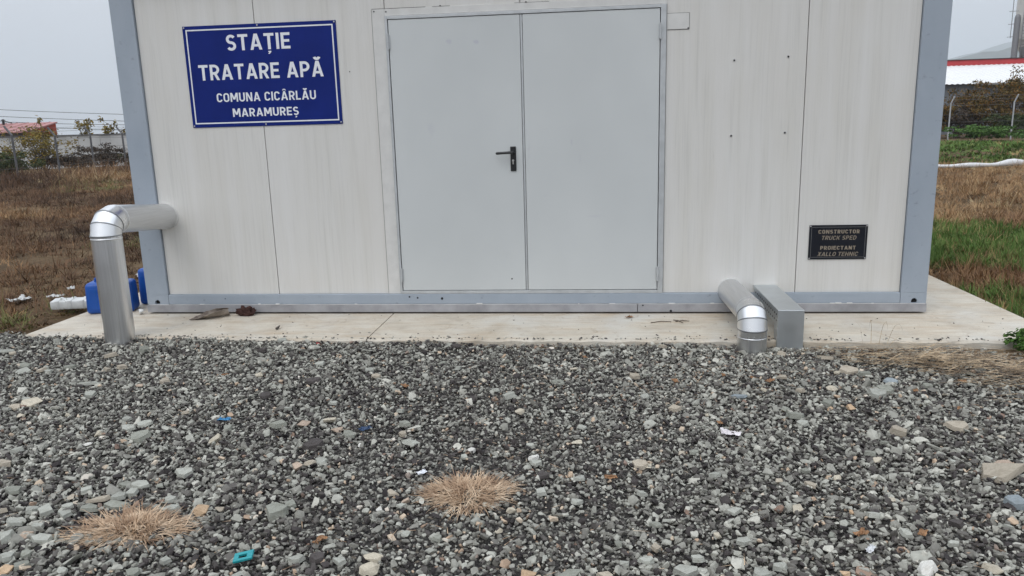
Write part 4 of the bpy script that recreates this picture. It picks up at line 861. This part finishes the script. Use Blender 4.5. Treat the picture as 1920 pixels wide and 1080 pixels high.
for (x, y, h, lab, s) in ((-34.2, 44.3, 3.2, 'spindly sapling topping the wall just right of the red shed', 31), (-32.6, 44.6, 2.9, 'spindly sapling topping the wall nearest the container', 32), (-37.4, 43.6, 3.1, 'thin sapling in front of the red shed gable', 33)):
    shrub('sapling', (x, y, tz(x, y)), 1.3, h, M_YEL, M_STEM, lab, 'sapling', s, 420, .22, 5, 4, 'saplings behind the wall')

# ================================================================== field grass
def tuft_mesh(seed, nb, h, spread, w, mat, lean=.5):
    r = random.Random(seed); b = MB()
    for k in range(nb):
        a = r.uniform(0, 6.28); q = math.sqrt(r.random())*spread
        d = Vector((math.cos(a)*lean*r.uniform(.2, 1.6), math.sin(a)*lean*r.uniform(.2, 1.6), 1)); ribbon(b, (q*math.cos(a+1), q*math.sin(a+1), -.01), d, h*r.uniform(.45, 1.15), w*r.uniform(.6, 1.3), r.uniform(.1, 1.2), 3)
    me = bpy.data.meshes.new('tuft'); me.from_pydata(b.v, [], b.f); me.materials.append(mat); return me
M_DRYI = blade_inst_mat('dry_field_blades', [(0, (.045, .03, .022)), (.2, (.11, .066, .042)), (.42, (.19, .11, .062)), (.62, (.32, .195, .10)), (.78, (.40, .28, .15)), (.87, (.46, .36, .22)), (.90, (.12, .13, .045)), (1, (.18, .20, .07))])
M_GRNI = blade_inst_mat('green_field_blades', [(0, (.04, .06, .018)), (.35, (.07, .125, .03)), (.7, (.12, .20, .05)), (.88, (.18, .23, .075)), (.94, (.28, .22, .10)), (1, (.36, .25, .12))])
C_DRY = proto_collection('dry_tuft', [tuft_mesh(i, 26, .13, .13, .009, M_DRYI, 1.3) for i in range(4)] + [tuft_mesh(10+i, 12, .24, .12, .006, M_DRYI, .8) for i in range(3)] + [tuft_mesh(20+i, 30, .06, .13, .010, M_DRYI, 2.4) for i in range(3)])
C_GRN = proto_collection('green_tuft', [tuft_mesh(40+i, 30, .16, .10, .009, M_GRNI, .6) for i in range(4)] + [tuft_mesh(50+i, 24, .09, .12, .02, M_GRNI, 1.4) for i in range(3)])
def wedge(n, a0, a1, r0, r1, p=.62):
    a = R(1)*(a0+(a1-a0)*rng.random(n)); u = rng.random(n); q = (r0**p + (r1**p-r0**p)*u)**(1/p)
    return .62+q*np.sin(a), -5.72+q*np.cos(a), q
def plant(name, x, y, q, ids, tone, coll, sc, kind='stuff'):
    z = terrain(x, y); n = x.size; s = sc*rng.uniform(.7, 1.3, n)
    o = scatter(name, np.stack([x, y, z], -1), np.stack([rng.normal(0, .12, n), rng.normal(0, .12, n), rng.uniform(0, 6.28, n)], -1), np.stack([s, s, s*rng.uniform(.7, 1.2, n)], -1), ids, tone, coll)
    prop(o, kind=kind); return o
# left: brown dead grass
x, y, q = wedge(15000, -58, -24, 6.5, 46, .75)
k = (x < -3.75) & (y > -.45) & ~((np.abs(x+3.7) < .1) & (y < 3)) & (x > -60)
x, y, q = x[k], y[k], q[k]; pt = lowf(x, y, .55, 11) + .5*lowf(x, y, 1.9, 12); n = x.size
near = sst(14, 8, q)
bare_ = (lowf(x, y, .8, 15) > .25) & (q < 11.5) & (rng.random(n) < .75); x, y, q, pt, near = [v[~bare_] for v in (x, y, q, pt, near)]; n = x.size
tone = np.clip(.37 + .52*pt + rng.normal(0, .12, n), 0, .88); tone = np.where((lowf(x, y, 1.1, 19) > .38) & (rng.random(n) < .6), rng.uniform(.88, 1, n), tone)
ids = np.where(rng.random(n) < .25+.45*near, rng.integers(7, 10, n), np.where(rng.random(n) < .6, rng.integers(0, 4, n), rng.integers(4, 7, n)))
l_grass = plant('dry_field_grass', x, y, q, ids, tone - .12*sst(30, 36, q), C_DRY, np.clip(.75+.02*q, .8, 1.5) + 1.6*sst(31, 37, q)); prop(l_grass, 'brown dead grass of the field left of the container', 'grass')
# right: tan dry grass with green patches
x, y, q = wedge(12500, 12, 42, 6.3, 46, .7); x2, y2, q2 = wedge(3800, 12, 42, 6.3, 12.5, .9); x, y, q = np.r_[x, x2], np.r_[y, y2], np.r_[q, q2]
k = (x > 3.68) & (y > -.65); x, y, q = x[k], y[k], q[k]; n = x.size
dpt = lowf(x, y, .5, 21) + .5*lowf(x, y, 2.1, 22)
grn = sst(8.25, 8.7, q)*(1-sst(11.2, 12.4, q))*(.95+.3*dpt) + (1-sst(7.3, 7.8, q))*.8 + sst(24.5, 27, q)*.95
isg = rng.random(n) < np.clip(grn, 0, 1)
xs, ys, qs = x[~isg], y[~isg], q[~isg]; n = xs.size
tone = np.clip(.62 + .16*lowf(xs, ys, .9, 25) + rng.normal(0, .1, n) - .35*np.exp(-((qs-12.8)/1.0)**2)*(lowf(xs, ys, 1.5, 27) > 0) - .15*(qs < 10), 0, .88); ids = np.where(rng.random(n) < .5, rng.integers(0, 4, n), np.where(rng.random(n) < .5, rng.integers(4, 7, n), rng.integers(7, 10, n)))
prop(plant('dry_field_grass', xs, ys, qs, ids, tone, C_DRY, np.clip(.75+.02*qs, .8, 1.5)), 'tan dry grass of the field right of the container', 'grass')
xs, ys, qs = x[isg], y[isg], q[isg]; n = xs.size
ids = np.where((qs > 22) | (rng.random(n) < .3), rng.integers(4, 7, n), rng.integers(0, 4, n))
prop(plant('green_grass', xs, ys, qs, ids, np.clip(rng.normal(.58, .2, n), 0, 1), C_GRN, np.clip(.75+.055*np.maximum(qs-14, 0), .8, 2.2)), 'green grass and weeds right of the container', 'grass')

# white layflat hose lying across the right-hand field
M_HOSE = simple('white_fabric_hose', (.66, .66, .66), .55, 0, .1, 6, .3)
pts = []; rs = []
for j in range(34):
    t = j/33; hx = 7.6+6.4*t; hy = 15.4+.28*(hx-9.7)+.12*math.sin(hx*2.2); rad = .055+.03*math.exp(-((hx-11.6)/.45)**2)+.012*math.sin(hx*5)
    pts.append((hx, hy, tz(hx, hy)+.07+rad*.8+.015*math.sin(hx*3))); rs.append(rad)
b = MB(); b.tube(pts, rs, 10); prop(b.build('fabric_hose', M_HOSE, None, True, 60, (9.7, 15.6, 0)), 'long white fabric hose lying across the grass at the right', 'hose')

# ================================================================== left background
M_POST = simple('concrete_post', (.11, .11, .115), .85, 0, .25, 6)
M_POSTS = simple('galvanised_post', (.42, .43, .44), .6, .2, .15, 8)
M_WIRE = simple('fence_wire', (.12, .12, .12), .5, .6, .1, 20)
def wire_fence(name, posts, H, lean, mat, rad, label, strands):
    p0 = posts[0]; root = empty(name, (p0[0], p0[1], tz(*p0)), label, 'fence')
    tops = []
    for (px, py) in posts:
        z = tz(px, py); b = MB(); b.tube([(px, py, z-.3), (px, py, z+H), (px+lean[0], py+lean[1], z+H+lean[2])], rad, 8); b.build('post', mat, root); tops.append(Vector((px, py, z)))
    for f in strands:
        b = MB(); pts = [t + (Vector((0, 0, H*f)) if f <= 1 else Vector((lean[0], lean[1], lean[2]))*(f-1) + Vector((0, 0, H))) for t in tops]; b.tube(pts, .006, 4); b.build('wire_strand', M_WIRE, root)
    return root
wire_fence('wire_fence', [(-24.1, 22.0), (-24.53, 25.43), (-25.0, 28.75), (-25.3, 31.8), (-25.4, 34.7), (-25.5, 38.0), (-25.6, 41.0)], 1.98, (-.33, .05, .38), M_POST, .048, 'grey bent-top post and wire fence across the left field', (.08, .28, .48, .68, .9, 1.5, 1.95))
# pale wall of precast panels
M_WALLP = simple('pale_precast', (.50, .50, .49), .8, 0, .14, .8, .2)
wl = empty('panel_wall', (-35, 37.6, -.5), 'long pale grey precast wall of upright boards beyond the left fence', 'wall')
A_, B_ = Vector((-45.0, 33.5, 0)), Vector((-16.0, 45.5, 0)); dv = (B_-A_).normalized(); nv = Vector((dv.y, -dv.x, 0)); Lw = (B_-A_).length; j = 0; s_ = 0
while s_ < Lw:
    w_ = .62; p = A_+dv*(s_+.008); q_ = A_+dv*(s_+w_-.008); of = nv*(.04 if j % 2 else .0)
    zt = 1.54-.0035*s_*0; vs = []
    for (pp, zz) in ((p, -.7), (q_, -.7), (q_, zt), (p, zt)): vs += [pp+of+Vector((0, 0, zz)), pp+of-nv*.08+Vector((0, 0, zz))]
    b = MB(); b.add(vs, [(0, 2, 4, 6), (1, 7, 5, 3), (0, 1, 3, 2), (2, 3, 5, 4), (4, 5, 7, 6), (6, 7, 1, 0)]); b.build('wall_board', M_WALLP, wl); s_ += w_; j += 1
b = MB(); c0, c1 = A_-dv*.1, B_+dv*.1; vs = []
for pp in (c0, c1):
    for (n_, zz) in ((.09, 1.542), (-.13, 1.542), (-.13, 1.60), (.09, 1.60)): vs.append(pp+nv*n_+Vector((0, 0, zz)))
b.add(vs, [(0, 1, 2, 3), (4, 7, 6, 5), (0, 4, 5, 1), (1, 5, 6, 2), (2, 6, 7, 3), (3, 7, 4, 0)]); b.build('wall_coping', M_POST, wl)
# red shed
M_REDR = simple('faded_red_roofing', (.37, .17, .16), .6, 0, .2, .6); M_REDW = simple('brick_red_boarding', (.30, .045, .022), .8, 0, .2, 1.5); M_SHEDW = simple('dark_shed_wall', (.06, .05, .05), .85)
sh = empty('red_shed', (-55, 55.5, -.4), 'long low shed with faded red sloping roof beyond the pale wall', 'shed')
b = MB(); b.add([(-75, 53.7, 2.02), (-46.0, 53.7, 2.02), (-46.0, 57.6, 2.80), (-75, 57.6, 2.80), (-75, 53.7, 1.92), (-46.0, 53.7, 1.92), (-46.0, 57.6, 2.70), (-75, 57.6, 2.70)], [(0, 1, 2, 3), (4, 7, 6, 5), (0, 4, 5, 1), (1, 5, 6, 2), (2, 6, 7, 3), (3, 7, 4, 0)]); rr_ = b.build('roof', M_REDR, sh)
for j in range(28):
    b = MB(); xx0 = -74.5+j*1.03; b.add([(xx0, 53.7, 2.022), (xx0+.06, 53.7, 2.022), (xx0+.06, 57.6, 2.802), (xx0, 57.6, 2.802), (xx0+.03, 53.7, 2.07), (xx0+.03, 57.6, 2.85)], [(0, 4, 5, 3), (4, 1, 2, 5), (0, 1, 4), (3, 5, 2)]); b.build('roof_rib', M_REDR, rr_)
b = MB(); b.add([(-46.1, 53.9, -.6), (-46.1, 57.5, -.6), (-46.1, 57.5, 2.69), (-46.1, 53.9, 1.95), (-46.3, 53.9, -.6), (-46.3, 57.5, -.6), (-46.3, 57.5, 2.69), (-46.3, 53.9, 1.95)], [(0, 1, 2, 3), (4, 7, 6, 5), (0, 4, 5, 1), (1, 5, 6, 2), (2, 6, 7, 3), (3, 7, 4, 0)]); b.build('gable_wall', M_REDW, sh)
b = MB(); b.box(-74.8, -46.31, 53.9, 54.05, -.6, 1.91); b.box(-74.8, -46.31, 57.3, 57.45, -.6, 2.66); b.build('wall', M_SHEDW, sh)
b = MB(); b.tube([(-50.6, 57.0, 2.6), (-50.6, 57.0, 3.02)], .10, 10); b.tube([(-50.6, 57.0, 3.02), (-50.6, 57.0, 3.06), (-50.6, 57.0, 3.16)], [.19, .19, .03], 10); b.tube([(-50.6, 57, 2.95), (-50.2, 57, 2.9), (-49.8, 57, 2.8)], .05, 6); b.build('vent_stack', M_BLACKP, sh)
# overhead lines
M_CAB = simple('overhead_cable', (.03, .03, .032), .6)
for (z0, z1, y0, sag, lab) in ((4.9, 2.75, 61, .25, 'topmost overhead cable crossing the sky at the left'), (4.25, 2.15, 61.6, .25, 'second overhead cable from the top at the left'), (3.75, 2.35, 62.4, .5, 'third overhead cable from the top at the left'), (3.55, 1.85, 60.4, .55, 'lowest overhead cable skimming the red shed roof')):
    b = MB(); pts = []
    for j in range(25):
        t = j/24; pts.append((-64+36*t, y0+.09*36*t, z0+(z1-z0)*t - 4*sag*t*(1-t)))
    b.tube(pts, .022, 5); prop(b.build('overhead_cable', M_CAB, None, org=pts[0]), lab, 'cable', 'overhead cables at the left')

# ================================================================== right background
M_ROOFW = simple('white_corrugated_roof', (.72, .72, .71), .5, 0, .05, 2); M_ROOFR = simple('red_roof_trim', (.42, .03, .035), .5, 0, .1, 2); M_HALLW = simple('grey_hall_cladding', (.14, .15, .165), .7, 0, .15, 1.2); M_GUT = simple('gutter_zinc', (.25, .25, .25), .5, .3)
hl = empty('industrial_hall', (30, 56, -.1), 'grey industrial hall with white corrugated roof and red ridge trim', 'hall')
HX0, HX1 = 12.0, 62.0; EY, RY, EZ, RZ = 52.0, 58.0, 3.42, 4.95
vs = []; fs = []; kx = np.arange(HX0, HX1+.01, .09)
for j, xx0 in enumerate(kx):
    c = .035*(1 if (j//2) % 2 else 0)
    vs += [(xx0, EY-.35, EZ-.06+c), (xx0, RY, RZ+c)]
fs = [(2*j, 2*j+2, 2*j+3, 2*j+1) for j in range(len(kx)-1)]
b = MB(); b.add(vs, fs); hr_ = b.build('roof', M_ROOFW, hl)
b = MB(); b.add([(HX0, RY-.05, RZ-.0), (HX1, RY-.05, RZ-.0), (HX1, RY+.0, RZ+.40), (HX0, RY+.0, RZ+.40), (HX0, RY+.3, RZ-.0), (HX1, RY+.3, RZ-.0), (HX1, RY+.3, RZ+.40), (HX0, RY+.3, RZ+.40)], [(0, 1, 2, 3), (4, 7, 6, 5), (0, 4, 5, 1), (1, 5, 6, 2), (2, 6, 7, 3), (3, 7, 4, 0)]); b.build('ridge_trim', M_ROOFR, hr_)
b = MB(); b.box(HX0, HX1, RY-.08, RY+.35, RZ+.402, RZ+.46); b.build('ridge_cap', M_SHEDW, hr_)
for j in range(40):
    b = MB(); x0 = HX0+j*1.25; b.box(x0+.01, x0+1.24, EY, EY+.1, -.4, EZ, .01); b.build('wall_sheet', M_HALLW, hl)
b = MB(); b.box(26.6, HX1, EY-.52, EY-.36, EZ-.16, EZ-.03, .01); b.build('gutter', M_GUT, hl)
b = MB(); b.tube([(26.7, EY-.42, EZ-.16), (26.7, EY-.1, EZ-.55), (26.7, EY-.1, -.2)], .06, 8); b.build('downpipe', M_GUT, hl)
b = MB(); b.box(HX0, HX1, 64, 64.1, -.4, 4.9); b.build('rear_wall', M_HALLW, hl)
# silo with elevator and ladder
M_SILO = simple('white_silo_paint', (.62, .61, .58), .5, 0, .12, .6); M_LADD = simple('grey_steelwork', (.22, .22, .23), .6, .3)
si = empty('feed_silo', (42.4, 75, -.1), 'tall white cylindrical silo with side ladder and grey elevator pipe behind the hall', 'silo')
b = MB(); b.tube([(42.4, 75, 8.1), (42.4, 75, 17.5), (42.4, 75, 18.6), (42.4, 75, 18.9)], [1.85, 1.85, .8, .2], 32); b.build('tank', M_SILO, si, True, 40)
b = MB(); b.tube([(42.4, 75, 8.09), (42.4, 75, 7.95), (42.4, 75, 5.2), (42.4, 75, 5.0)], [1.86, 1.80, .35, .35], 32); b.build('cone', M_SILO, si, True, 40)
for a in (45, 135, 225, 315):
    b = MB(); b.tube([(42.4+1.7*math.cos(R(a)), 75+1.7*math.sin(R(a)), -.2), (42.4+1.7*math.cos(R(a)), 75+1.7*math.sin(R(a)), 8.3)], .09, 8); b.build('leg', M_LADD, si)
b = MB(); b.tube([(40.15, 74.2, -.2), (40.15, 74.2, 10.0), (40.15, 74.2, 10.25), (40.15, 74.2, 10.35)], [.26, .26, .2, .08], 14); b.build('elevator_pipe', M_LADD, si, True, 40)
b = MB(); b.tube([(41.5, 74.5, 5.4), (41.0, 74.3, 6.8), (40.9, 74.3, 7.4)], .3, 10); b.build('feed_chute', M_GUT, si, True, 40)
ld = MB()
for xx0 in (40.42, 40.80): ld.tube([(xx0, 73.7, 1), (xx0, 73.7, 18)], .035, 6)
ld = ld.build('ladder', M_LADD, si)
for j in range(40):
    b = MB(); b.tube([(40.42, 73.7, 5+.32*j), (40.80, 73.7, 5+.32*j)], .022, 5); b.build('rung', M_LADD, ld)
ms = MB(); ms.tube([(39.66, 74.2, 8.2), (39.66, 74.2, 18)], .03, 6); ms = ms.build('mast', M_LADD, si)
for j in range(5):
    b = MB(); b.tube([(39.35, 74.2, 8.3+1.15*j), (40.2, 74.2, 8.35+1.15*j)], .025, 5); b.build('mast_arm', M_LADD, ms)
# fence and autumn shrubs in front of the hall
wire_fence('wire_fence', [(16.9, 41.5), (20.05, 39.6), (22.95, 38.85), (26.2, 38.2), (29.5, 37.5)], 1.95, (.12, -.1, .40), M_POSTS, .038, 'pale angled-top post and wire fence in front of the hall', (.1, .3, .5, .7, .95, 1.5, 1.95))
for (x, y, w, h, m, lab, s, nl) in (
    (23.6, 44.6, 3.6, 2.9, M_AUT, 'orange-brown shrub between the two right-hand fence posts', 41, 3600),
    (26.2, 45.2, 3.4, 3.6, M_AUT, 'tallest autumn shrub at the right photo edge below the silo', 42, 4200),
    (21.0, 43.6, 2.0, 2.1, M_AUT, 'brown shrub close to the container corner, by the first right fence post', 43, 2600),
    (22.3, 43.6, 2.6, 1.9, M_DKB, 'dark dead brush low in front of the hall wall', 44, 2200),
    (24.6, 42.0, 2.2, 1.3, M_DKG, 'low green bush at the foot of the right-hand fence', 45, 2200),
    (20.6, 36.9, 2.6, .8, M_GRN, 'low bright green brambles nearest the container on the right', 46, 2000),
    (23.2, 36.0, 2.8, .8, M_GRN, 'low bright green brambles at the right photo edge', 47, 2000)):
    shrub('shrub', (x, y, tz(x, y)), w, h, m, M_STEM, lab, 'shrub', s, nl, .16, 11, 13, 'shrubs in front of the hall')
# far hills
M_HILL = simple('wooded_hill', (.045, .06, .04), .95, 0, .3, .004)
def hill(y, x0, x1, fn, nm):
    nx, ny = 320, 14; b = MB()
    def f(u, v):
        x = x0+(x1-x0)*u; hh = fn(x); return (x, y+(v-.2)*1400, -30+(hh+30)*math.sin(min(v/.35, 1)*math.pi/2 if v < .35 else math.pi/2*(1-(v-.35)/.65)) )
    b.sheet(f, nx, ny); o = b.build(nm, M_HILL, None, True); prop(o, kind='structure'); return o
hill(1900, 250, 3400, lambda x: max(0, min((136+.13*(x-890))*sst(300, 800, x) + 5*math.sin(x*.018)+4*math.sin(x*.047)+3*math.sin(x*.13)+2*math.sin(x*.29), 190)), 'hill')
hill(3400, 700, 5000, lambda x: max(0, min((266+.20*(x-1690))*sst(800, 1500, x) + 7*math.sin(x*.011+1)+4*math.sin(x*.033), 305)), 'hill')
# autumn haze between here and the hills
hz = MB(); hz.box(-2600, 5400, -200, 4900, -62, 330); hzo = hz.build('haze', M_DARK); prop(hzo, kind='stuff')
mh = bpy.data.materials.new('haze_air'); mh.use_nodes = True; nt = mh.node_tree; nt.nodes.clear()
ou = nt.nodes.new('ShaderNodeOutputMaterial'); pv = nt.nodes.new('ShaderNodeVolumePrincipled'); nt.links.new(pv.outputs[0], ou.inputs['Volume'])
pv.inputs['Color'].default_value = (.87, .94, 1.0, 1); pv.inputs['Density'].default_value = HAZE; hzo.data.materials.clear(); hzo.data.materials.append(mh)
